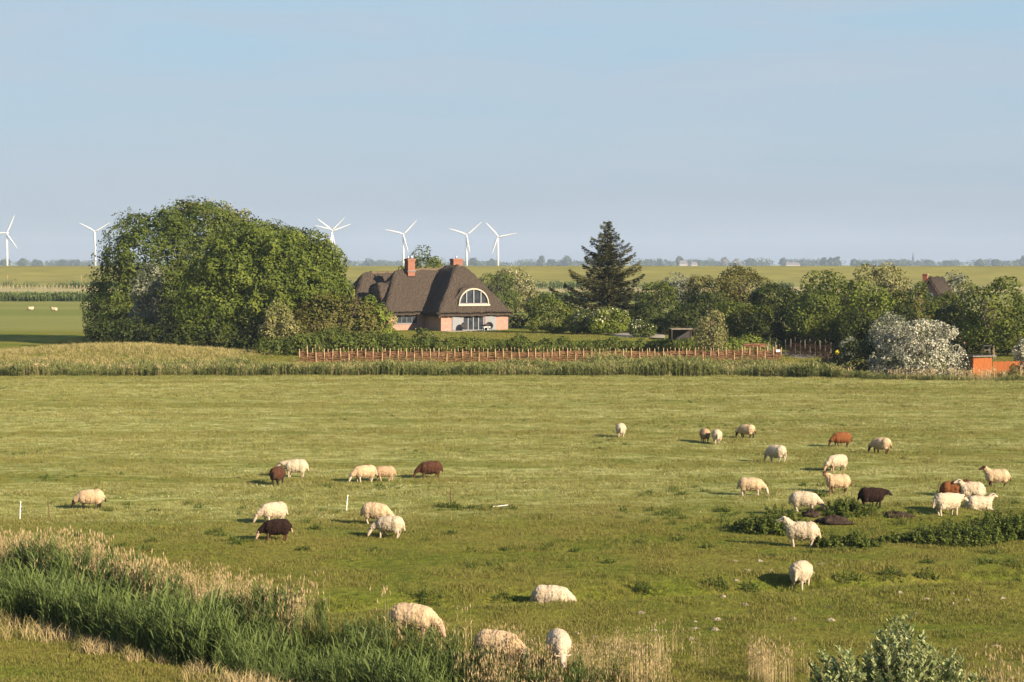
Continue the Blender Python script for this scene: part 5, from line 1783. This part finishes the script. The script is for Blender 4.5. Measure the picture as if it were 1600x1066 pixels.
# ------------------------------------------------------------------ sheep
def fleece_mat(name, ca, cb, scale=7.0):
    m, nd, lk = new_mat(name)
    out = nd.new('ShaderNodeOutputMaterial')
    p = nd.new('ShaderNodeBsdfPrincipled'); p.inputs['Roughness'].default_value = .95; p.inputs['Specular IOR Level'].default_value = .05
    p.inputs['Sheen Weight'].default_value = .02
    tc = nd.new('ShaderNodeTexCoord')
    oi = nd.new('ShaderNodeObjectInfo')
    va = nd.new('ShaderNodeVectorMath'); va.operation = 'ADD'
    mu = nd.new('ShaderNodeMath'); mu.operation = 'MULTIPLY'; mu.inputs[1].default_value = 30
    lk.new(oi.outputs['Random'], mu.inputs[0]); lk.new(tc.outputs['Object'], va.inputs[0]); lk.new(mu.outputs[0], va.inputs[1])
    f = noisenode(nd, lk, va.outputs[0], scale, 5, .65, .35, .68)
    g = noisenode(nd, lk, va.outputs[0], 2.2, 2, .5, .4, .7)
    c = mixnode(nd, lk, f, ca, cb)
    mm = nd.new('ShaderNodeMath'); mm.operation = 'MULTIPLY'; mm.inputs[1].default_value = .5; lk.new(g, mm.inputs[0])
    c = mixnode(nd, lk, mm.outputs[0], c, cb)
    lk.new(c, p.inputs['Base Color'])
    fz = noisenode(nd, lk, va.outputs[0], 26, 4, .7, .2, .8)
    bp = nd.new('ShaderNodeBump'); bp.inputs['Strength'].default_value = .6; bp.inputs['Distance'].default_value = .03
    lk.new(fz, bp.inputs['Height']); lk.new(bp.outputs['Normal'], p.inputs['Normal'])
    lk.new(p.outputs['BSDF'], out.inputs['Surface'])
    return m
WOOL = {'white': fleece_mat('white_fleece', (.53, .445, .33), (.40, .31, .21)),
        'cream': fleece_mat('cream_fleece', (.53, .405, .26), (.40, .275, .165)),
        'tan': fleece_mat('tan_fleece', (.43, .305, .19), (.32, .21, .125)),
        'russet': fleece_mat('russet_fleece', (.23, .088, .032), (.14, .052, .020)),
        'brown': fleece_mat('brown_fleece', (.095, .042, .024), (.050, .022, .014)),
        'dark': fleece_mat('dark_brown_fleece', (.030, .016, .012), (.014, .008, .007))}
HAIR = {'white': simple_mat('white_face', (.48, .40, .31), (.36, .28, .20), 8, .9, .1),
        'pink': simple_mat('pinkish_face', (.42, .28, .20), (.32, .20, .14), 8, .9, .1),
        'brown': simple_mat('brown_face', (.10, .052, .030), (.055, .030, .020), 8, .9, .1),
        'black': simple_mat('black_face', (.030, .024, .022), (.018, .015, .014), 8, .9, .1)}

def sheep(label, px, py, heading, wool, pose='graze', face='white', scale=1.0, var=0, sink=0.0, Y=None, legs=None):
    if Y is None:
        p = ground(px, py)
    else:
        x = (px - CX) / F * Y; p = Vector((x, Y, tz(x, Y)))
    key = (pose, var)
    b, f = SHEEP_MESH[key]
    # keep the feet's middle under the given point
    root = thing('sheep', label, 'sheep', (p.x, p.y, p.z - sink), R(heading), 'sheep grazing in the pasture')
    root.scale = (scale, scale * random.uniform(.97, 1.08), scale * random.uniform(.97, 1.04))
    for nm, me, mt in (('body', b, HAIR[face]), ('fleece', f, WOOL[wool])):
        o = link(nm, me, root)
        o.material_slots[0].link = 'OBJECT'; o.material_slots[0].material = mt
        if nm == 'body':
            o.material_slots[1].link = 'OBJECT'; o.material_slots[1].material = HAIR[legs or face]
    return root

S = sheep
S('cream sheep grazing alone at the far left by the two stakes', 142, 796, 184, 'cream', 'graze', 'black', 1.0)
S('brown sheep seen from behind, pressed against a cream one', 434, 758, 80, 'brown', 'level', 'black', 1.05)
S('cream sheep facing left behind the brown one', 462, 746, 182, 'white', 'level', 'white', 1.0, 1)
S('cream sheep grazing just behind the dark brown one with pale face', 428, 818, 215, 'white', 'grazeturn', 'white', 1.0)
S('very dark brown sheep with pale face grazing to the left', 432, 845, 188, 'dark', 'graze', 'pink', .95, 1, legs='brown')
S('yellowish cream sheep grazing left, left one of a close pair', 570, 754, 205, 'cream', 'graze', 'white', 1.0)
S('smaller fawn sheep grazing left, right one of a close pair', 601, 752, 190, 'tan', 'walk', 'pink', .88)
S('brown sheep grazing left by itself in the middle of the field', 672, 748, 192, 'brown', 'graze', 'brown', 1.0, 1)
S('cream sheep turned right behind another near the white stake', 587, 820, -14, 'cream', 'graze', 'white', 1.0, 1)
S('cream sheep head down in front of another near the white stake', 609, 841, 160, 'white', 'grazeturn', 'white', 1.0, 1)
S('cream sheep grazing right in the grassy groove, legs hidden', 862, 946, -10, 'white', 'graze', 'white', 1.05, 0, 0, 64.6)
S('large cream sheep half hidden by dry reeds in the foreground', 646, 998, -18, 'cream', 'graze', 'pink', 1.15, 1)
S('cream sheep mostly hidden by reeds between two others in the foreground', 778, 1040, -25, 'cream', 'graze', 'white', 1.1)
S('white sheep facing the camera among dry stalks at the bottom', 873, 1040, -84, 'white', 'graze', 'white', 1.05, 1)
S('lone cream sheep seen from behind, leftmost in the far right flock', 970, 684, 88, 'white', 'graze', 'white', 1.0, 1)
S('fawn sheep seen from behind, left of a pair side by side', 1101, 691, 96, 'tan', 'graze', 'brown', .95)
S('cream sheep seen from behind, right of a pair side by side', 1120, 694, 90, 'white', 'walk', 'white', 1.0, 1)
S('cream sheep with black head and legs, topmost right of the pair', 1167, 685, 138, 'cream', 'graze', 'black', 1.0)
S('cream sheep turned away with shaded left side below the pair', 1213, 723, 134, 'white', 'walk', 'white', 1.05)
S('white sheep grazing towards the left in the middle of the flock', 1308, 737, 208, 'white', 'graze', 'pink', 1.0, 1)
S('red-brown sheep grazing among the far flock', 1315, 699, 196, 'russet', 'graze', 'brown', 1.0)
S('cream sheep turned away, rightmost of the far flock', 1377, 709, 136, 'cream', 'graze', 'brown', 1.05, 1)
S('yellowish cream sheep grazing to the right above the weeds', 1173, 775, -12, 'cream', 'graze', 'white', .98)
S('cream sheep with dark brown head raised beside a post', 1309, 771, 186, 'cream', 'look', 'brown', 1.0)
S('dark brown sheep with pale nose looking right by the manure heap', 1362, 793, 8, 'dark', 'level', 'black', .95)
S('white sheep grazing right behind the dark manure heap', 1257, 800, -8, 'white', 'graze', 'white', 1.02, 1)
S('white sheep standing head up in front of the weed clump', 1253, 855, 168, 'white', 'up', 'white', 1.08)
S('large cream sheep seen from behind, lowest in the right flock', 1252, 920, 66, 'white', 'graze', 'white', 1.08)
S('large cream sheep standing at the left of the resting group', 1480, 806, 24, 'white', 'level', 'white', 1.12)
S('red-brown sheep lying in the middle of the resting group', 1490, 776, -12, 'russet', 'lie', 'brown', 1.0)
S('white sheep lying with head raised to the left in the resting group', 1518, 777, 176, 'white', 'lie', 'white', 1.0)
S('white sheep lying low at the edge of the nettles', 1530, 797, 5, 'white', 'lie', 'white', 1.0, 0, .05)
S('cream sheep with brown head standing at the right above the resting group', 1558, 762, 178, 'cream', 'up', 'brown', 1.0)

# cattle on the far field
M['cow_bw'] = simple_mat('black_white_hide', (.75, .72, .68), (.03, .028, .026), .9, .8, .2, detail=1)
M['cow_w'] = simple_mat('white_hide', (.78, .75, .70), (.66, .62, .55), .9, .8, .2)
M['cow_r'] = simple_mat('red_white_hide', (.36, .10, .04), (.75, .70, .62), .8, .8, .2, detail=1)
def cow(label, px, py, heading, mat, lying=True):
    p = ground(px, py)
    root = thing('cow', label, 'cow', p, R(heading))
    root.scale = (.8, .8, .8)
    body = COW_MESH.pop(0); body.materials.append(M[mat])
    link('body', body, root)
S('tiny white sheep lying on the far field at the left', 48, 485, 12, 'white', 'lie', 'black', 1.15)
S('tiny white sheep with dark head lying right of another on the far field', 85, 486, 175, 'white', 'lie', 'black', 1.15)
cow('red and white cow partly hidden by the left edge of the grove', 146, 486, 170, 'cow_r', False)

# ------------------------------------------------------------------ stakes, sticks, litter on the pasture
M['plastic'] = simple_mat('white_plastic', (.80, .78, .74), (.70, .68, .64), 4, .5, .3)
M['rust'] = simple_mat('rusty_iron', (.16, .075, .045), (.09, .045, .03), 8, .85, .2)
def stake(name, label, px, py, h, mat, lean=(0, 0), rad=.022):
    p = ground(px, py)
    root = thing(name, label, 'stake', p, 0)
    mb = MB()
    mb.tube([(0, 0, -.1), (lean[0] * h * .45, lean[1] * h * .5, h * .5), (lean[0] * h, lean[1] * h, h)], [rad, rad, rad * .8], 6)
    link('shaft', mb.mesh('shaft', [M[mat]]), root)
    for t in (.45, .7, .93):
        mb = MB(); x, y, z = lean[0] * h * t, lean[1] * h * t, h * t
        mb.tube([(x, y, z), (x + .05, y, z + .015)], [.012, .008], 5)
        link('wire_hook', mb.mesh('wire_hook', [M[mat]]), root)
stake('fence_stake', 'white plastic fence stake at the left edge', 31, 813, .78, 'plastic', (.05, 0))
stake('fence_stake', 'dark thin stake right of the white one at the left edge', 78, 812, .78, 'rust', (-.12, 0), .018)
stake('fence_stake', 'white plastic stake leaning slightly in mid field', 541, 799, .70, 'plastic', (.10, 0))
stake('fence_stake', 'rusty iron stake in a weed clump right of mid field', 704, 792, .85, 'rust', (.0, 0), .022)
stake('fence_stake', 'brown stake beside the sheep with raised dark head', 1296, 775, .95, 'rust', (.02, 0), .03)
stake('fence_stake', 'thin dark stake leaning over the resting sheep', 1463, 772, .72, 'rust', (.28, 0), .016)
p = ground(781, 794)
mb = MB(); mb.tube([(-.36, 0, .06), (-.1, 0, .07), (.36, .05, .13)], [.02, .024, .018], 6)
for x in (-.2, .05, .25): mb.tube([(x, 0, .08), (x, .03, .13)], .008, 4)
tag(link('fallen_stake', mb.mesh('fallen_stake', [M['plastic']]), None, p), 'white plastic stake lying flat on the grass', 'stake')
p = ground(1513, 852)
mb = MB(); mb.add([(-.14, -.05, .03), (.14, -.07, .05), (.15, .07, .07), (-.12, .06, .04), (-.02, 0, .15), (.06, .02, .12)], [(0, 1, 5, 4), (1, 2, 5), (2, 3, 4, 5), (3, 0, 4), (3, 2, 1, 0)])
tag(link('litter', mb.mesh('litter', [M['plastic']]), None, p), 'scrap of white litter below the nettles', 'litter')

# manure heap and earth
M['muck'] = simple_mat('dark_manure', (.022, .014, .011), (.055, .038, .028), 5, .95, .1, .8)
def heap(name, label, px, py, w, h, seed, mat='muck', cat='heap', group=None, d=.6):
    p = ground(px, py)
    r = random.Random(seed); n, k = 22, 8; V = []; Fc = []
    for i in range(k + 1):
        t = i / k
        for j in range(n):
            a = 2 * math.pi * j / n
            nz = mnoise.noise(Vector((math.cos(a) * 1.7 + seed, math.sin(a) * 1.7, t * 2.5)))
            rr = (1 - t ** 2.4) * (1 + .75 * nz + .35 * mnoise.noise(Vector((math.cos(a) * 5, math.sin(a) * 5 + seed, t * 6)))) + .02
            V.append((math.cos(a) * w * rr, math.sin(a) * w * d * rr, h * t * (1 + .6 * mnoise.noise(Vector((math.cos(a) * 2.2, math.sin(a) * 2.2, t * 3 + seed)))) - .06))
    for i in range(k):
        for j in range(n):
            a, b = i * n + j, i * n + (j + 1) % n
            Fc.append((a, b, b + n, a + n))
    Fc.append(tuple(k * n + j for j in range(n)))
    mb = MB(); mb.add(V, Fc)
    return tag(link(name, mb.mesh(name, [M[mat]], True), None, p), label, cat, group)
heap('manure_heap', 'large dark manure heap between the weed clumps', 1302, 818, .8, .34, 3)
heap('manure_heap', 'flatter dark manure heap right of the dark sheep', 1398, 806, .7, .24, 5)
heap('manure_heap', 'small dark manure lump touching the grazing white sheep', 1268, 806, .42, .30, 8)
heap('manure_heap', 'bare brown earth patch left of the nettles', 1425, 836, .55, .16, 12)
M['clod'] = simple_mat('dry_clods', (.40, .33, .25), (.27, .22, .16), 7, .95, .05, .6)
for i, (px, py) in enumerate([(1001, 958), (1022, 985), (1085, 982), (1120, 969), (1160, 972), (1240, 968), (1300, 950), (1370, 947), (1366, 961), (1490, 945), (1086, 972), (1118, 985), (1298, 970), (1150, 907), (1205, 893), (1168, 891),
                             (928, 996), (900, 990), (1430, 960), (1447, 936), (1488, 928), (1565, 935), (1130, 933), (1165, 946), (1405, 928), (1080, 1000), (1512, 938), (1555, 1010), (1284, 882), (1311, 884), (1187, 877), (1149, 877)]):
    heap('earth_clod', 'pale dry earth clod on the lower right pasture', px, py, random.uniform(.09, .2), random.uniform(.08, .14), 30 + i, 'clod', 'clod', 'pale earth clods on the lower right pasture', .8)

# ------------------------------------------------------------------ weeds
M['nettle'] = leaf_mat('nettle_leaves', (0.040, 0.066, 0.012), (0.150, 0.175, 0.036), .25)
def weed(name, label, cat, px, py, w, h, n, seed, mat='nettle', leaf=.10, d=.7, group=None):
    p = ground(px, py)
    root = thing(name, label, cat, p, 0, group)
    r = np.random.default_rng(seed)
    k = max(3, int(w * 5)); stems = []
    P = []; N = []
    mb = MB()
    K = k * k * 2 + 8
    for i in range(K):
        a, q = r.uniform(0, 6.28), math.sqrt(r.random())
        bx, by = math.cos(a) * q * w, math.sin(a) * q * w * d
        hh = h * (1 - .6 * q * q) * r.uniform(.45, 1.15)
        bz = tz(p.x + bx, p.y + by) - p.z
        tx, ty = bx + r.normal(0, .08), by + r.normal(0, .08)
        mb.tube([(bx, by, bz - .05), (tx, ty, bz + hh)], [.012, .006], 4, cap=False)
        m = max(9, int(n / K))
        u = r.random(m) ** .8
        c = np.stack([bx + (tx - bx) * u, by + (ty - by) * u, bz + hh * u], 1)
        an = r.uniform(0, 6.28, m)
        rad = (.16 * (1.2 - u) * (h / .8) + .04) * r.random(m)
        P.append(c + np.stack([np.cos(an) * rad, np.sin(an) * rad, -.02 + 0 * u], 1))
        N.append(np.stack([np.cos(an) * .5, np.sin(an) * .5, np.ones(m)], 1) + r.normal(0, .4, (m, 3)))
    P = np.concatenate(P); N = unit(np.concatenate(N))
    tag(link('leaves', leaf_mesh('leaves', P, N, leaf, M[mat], .5, 0, None, r), root), kind='stuff')
    tag(link('stems', mb.mesh('stems', [M[mat]]), root), kind='stuff')
W = weed
W('nettle_clump', 'dark nettle clump left of the manure heap', 'nettles', 1212, 832, 1.5, 1.0, 12000, 1)
W('nettle_clump', 'nettle clump behind the large manure heap', 'nettles', 1322, 800, 1.0, .6, 4500, 2)
W('nettle_clump', 'low nettle clump right of the standing white sheep', 'nettles', 1322, 855, 1.25, .62, 8000, 3)
W('nettle_clump', 'long nettle bed with pale heads below the resting sheep', 'nettles', 1498, 848, 1.9, .8, 13000, 4)
W('nettle_clump', 'tall nettle clump under the sheep at the right edge', 'nettles', 1564, 838, 1.7, 1.05, 11000, 5)
W('nettle_clump', 'nettle clump cut by the right edge', 'nettles', 1606, 842, 1.2, 1.05, 6500, 6)
W('nettle_clump', 'low rough weed patch between the two long nettle beds', 'weeds', 1405, 846, .9, .38, 3500, 9)
W('nettle_clump', 'small nettle clump left of the dark nettles', 'nettles', 1158, 826, .45, .4, 900, 7)
W('nettle_clump', 'weed patch below the sheep with raised dark head', 'weeds', 1278, 776, .5, .35, 1000, 8)
small = [(700, 793, .5, .42), (738, 796, .26, .3), (1010, 925, .45, .45), (1120, 918, .4, .45), (1170, 922, .4, .35), (1325, 906, .5, .35), (1395, 903, .55, .4), (1450, 902, .4, .35), (672, 940, .6, .5), (1130, 800, .3, .35),
         (240, 800, .28, .2), (492, 828, .22, .3), (345, 838, .18, .2), (125, 838, .16, .22), (155, 855, .16, .2), (325, 836, .16, .2), (475, 860, .25, .22), (705, 836, .22, .22), (1000, 850, .2, .22), (1060, 845, .25, .2), (1105, 856, .22, .2),
         (585, 862, .25, .22), (900, 862, .2, .18), (950, 880, .2, .2), (790, 860, .2, .18), (1550, 880, .25, .2), (1205, 870, .22, .2), (790, 940, .4, .35), (1450, 880, .2, .2), (60, 845, .18, .2)]
for i, (px, py, w_, h_) in enumerate(small):
    W('thistle', 'small green thistle tuft scattered on the pasture' if i > 9 else ('leafy weed tuft around the rusty stake', 'small weed tuft right of the rusty stake', 'weed tuft in the groove right of the grazing sheep', 'weed tuft in the groove above the pale clods',
      'weed tuft in the groove left of the lowest sheep', 'dark weed tuft in the groove right of the lowest sheep', 'double weed tuft farther right in the groove', 'weed tuft at the right end of the groove', 'weedy tuft above the half hidden tan sheep', 'weed tuft left of the nettles above the field edge')[i],
      'weed', px, py, w_, h_, int(900 * w_ + 150), 50 + i, leaf=.07, group='weed tufts scattered on the pasture')

def rough_tufts():
    pr = [blade_patch('rough_tuft', 46, .13, .20, .022, M['nettle'], seed=140 + k, lean=.5) for k in range(4)]
    x, y = frustum_points(56, 178, .75)
    k = vnoise(x / 7, y / 4, 141) + .6 * vnoise(x / 1.7, y / 1.4, 142)
    dd, side = polydist(x, y, DITCH)
    ok = (dd > 3.5) & (side > 0) & (k > .20 + .16 * sstep(88, 105, y - .22 * x))
    x, y = x[ok], y[ok]
    P = np.stack([x, y, terrain(x, y) - .02], 1)
    tag(scatter('rough_tufts', P, rng.uniform(0, 6.28, len(x)), rng.uniform(.45, 1.25, len(x)) * (1 - .3 * sstep(90, 110, y)), pr), 'dark green rough tufts left ungrazed across the pasture', 'grass', kind='stuff')
rough_tufts()

# ------------------------------------------------------------------ foreground willow
def willow():
    root = None
    D = 44.0
    x = (1410 - CX) / F * D; z0 = tz(x, D)
    root = thing('willow_bush', 'silvery green willow bush at the bottom right corner', 'bush', (x, D, z0))
    root.scale = (1.28, 1.25, (at(1395, 966, D).z - z0) / 2.72)
    r = np.random.default_rng(91)
    mb = MB(); P = []; N = []; T = []; tone = []
    for i in range(560):
        a, q = r.uniform(0, 6.28), math.sqrt(r.random())
        # three rounded heads of different height
        hx, hh, hw = [(-.95, 2.35, .68), (.08, 2.75, .8), (.95, 2.2, .66)][r.choice(3, p=[.28, .46, .26])]
        tx, ty = hx + math.cos(a) * q * hw, math.sin(a) * q * .9
        top = hh * (1 - .34 * q * q) * r.uniform(.62, 1.02)
        b = np.array([hx * .3 + tx * .25, ty * .3, 0]); e = np.array([tx, ty, top])
        mid = (b + e) / 2 + np.array([0, 0, .1])
        mb.tube([b - [0, 0, .2], mid, e], [.016, .010, .003], 4, cap=False)
        m = 62
        u = .30 + .72 * r.random(m) ** .8
        c = np.where(u[:, None] < .5, b + (mid - b) * (u[:, None] * 2), mid + (e - mid) * (u[:, None] * 2 - 1))
        an = r.uniform(0, 6.28, m)
        out = np.stack([np.cos(an), np.sin(an), np.full(m, .95)], 1) + r.normal(0, .2, (m, 3))
        out = unit(out)
        P.append(c + out * .05); T.append(out)
        nn = np.stack([-np.cos(an) * .6, -np.sin(an) * .6, np.ones(m) * .8], 1) + r.normal(0, .5, (m, 3))
        N.append(unit(nn)); tone.append(np.clip(r.normal(.45, .28, m), 0, 1))
    P = np.concatenate(P); T = np.concatenate(T); N = np.concatenate(N)
    B = unit(np.cross(N, T)); n = len(P)
    L = r.uniform(.08, .145, n)[:, None]
    V = np.stack([P - T * L * .5, P + B * L * .19, P + T * L * .5, P - B * L * .19], 1).reshape(-1, 3)
    tag(link('leaves', mesh_np('leaves', V, np.arange(4 * n).reshape(n, 4), [M['lf_willow']], np.concatenate(tone)), root), kind='stuff')
    tag(link('branches', mb.mesh('branches', [M['bark_pale']]), root), kind='stuff')
willow()

# ------------------------------------------------------------------ hazy air
def haze():
    mb = MB(); mb.box(-15200, 15200, -200, 9400, -3.2, 122)
    m, nd, lk = new_mat('haze_air')
    out = nd.new('ShaderNodeOutputMaterial')
    v = nd.new('ShaderNodeVolumePrincipled')
    v.inputs['Color'].default_value = (.52, .64, .88, 1)
    v.inputs['Density'].default_value = HAZE
    v.inputs['Anisotropy'].default_value = 0.0
    lk.new(v.outputs[0], out.inputs['Volume'])
    tag(link('haze', mb.mesh('haze', [m])), 'thin blue haze in the air over the marsh', 'haze', kind='stuff')
HAZE = 0.00009
haze()
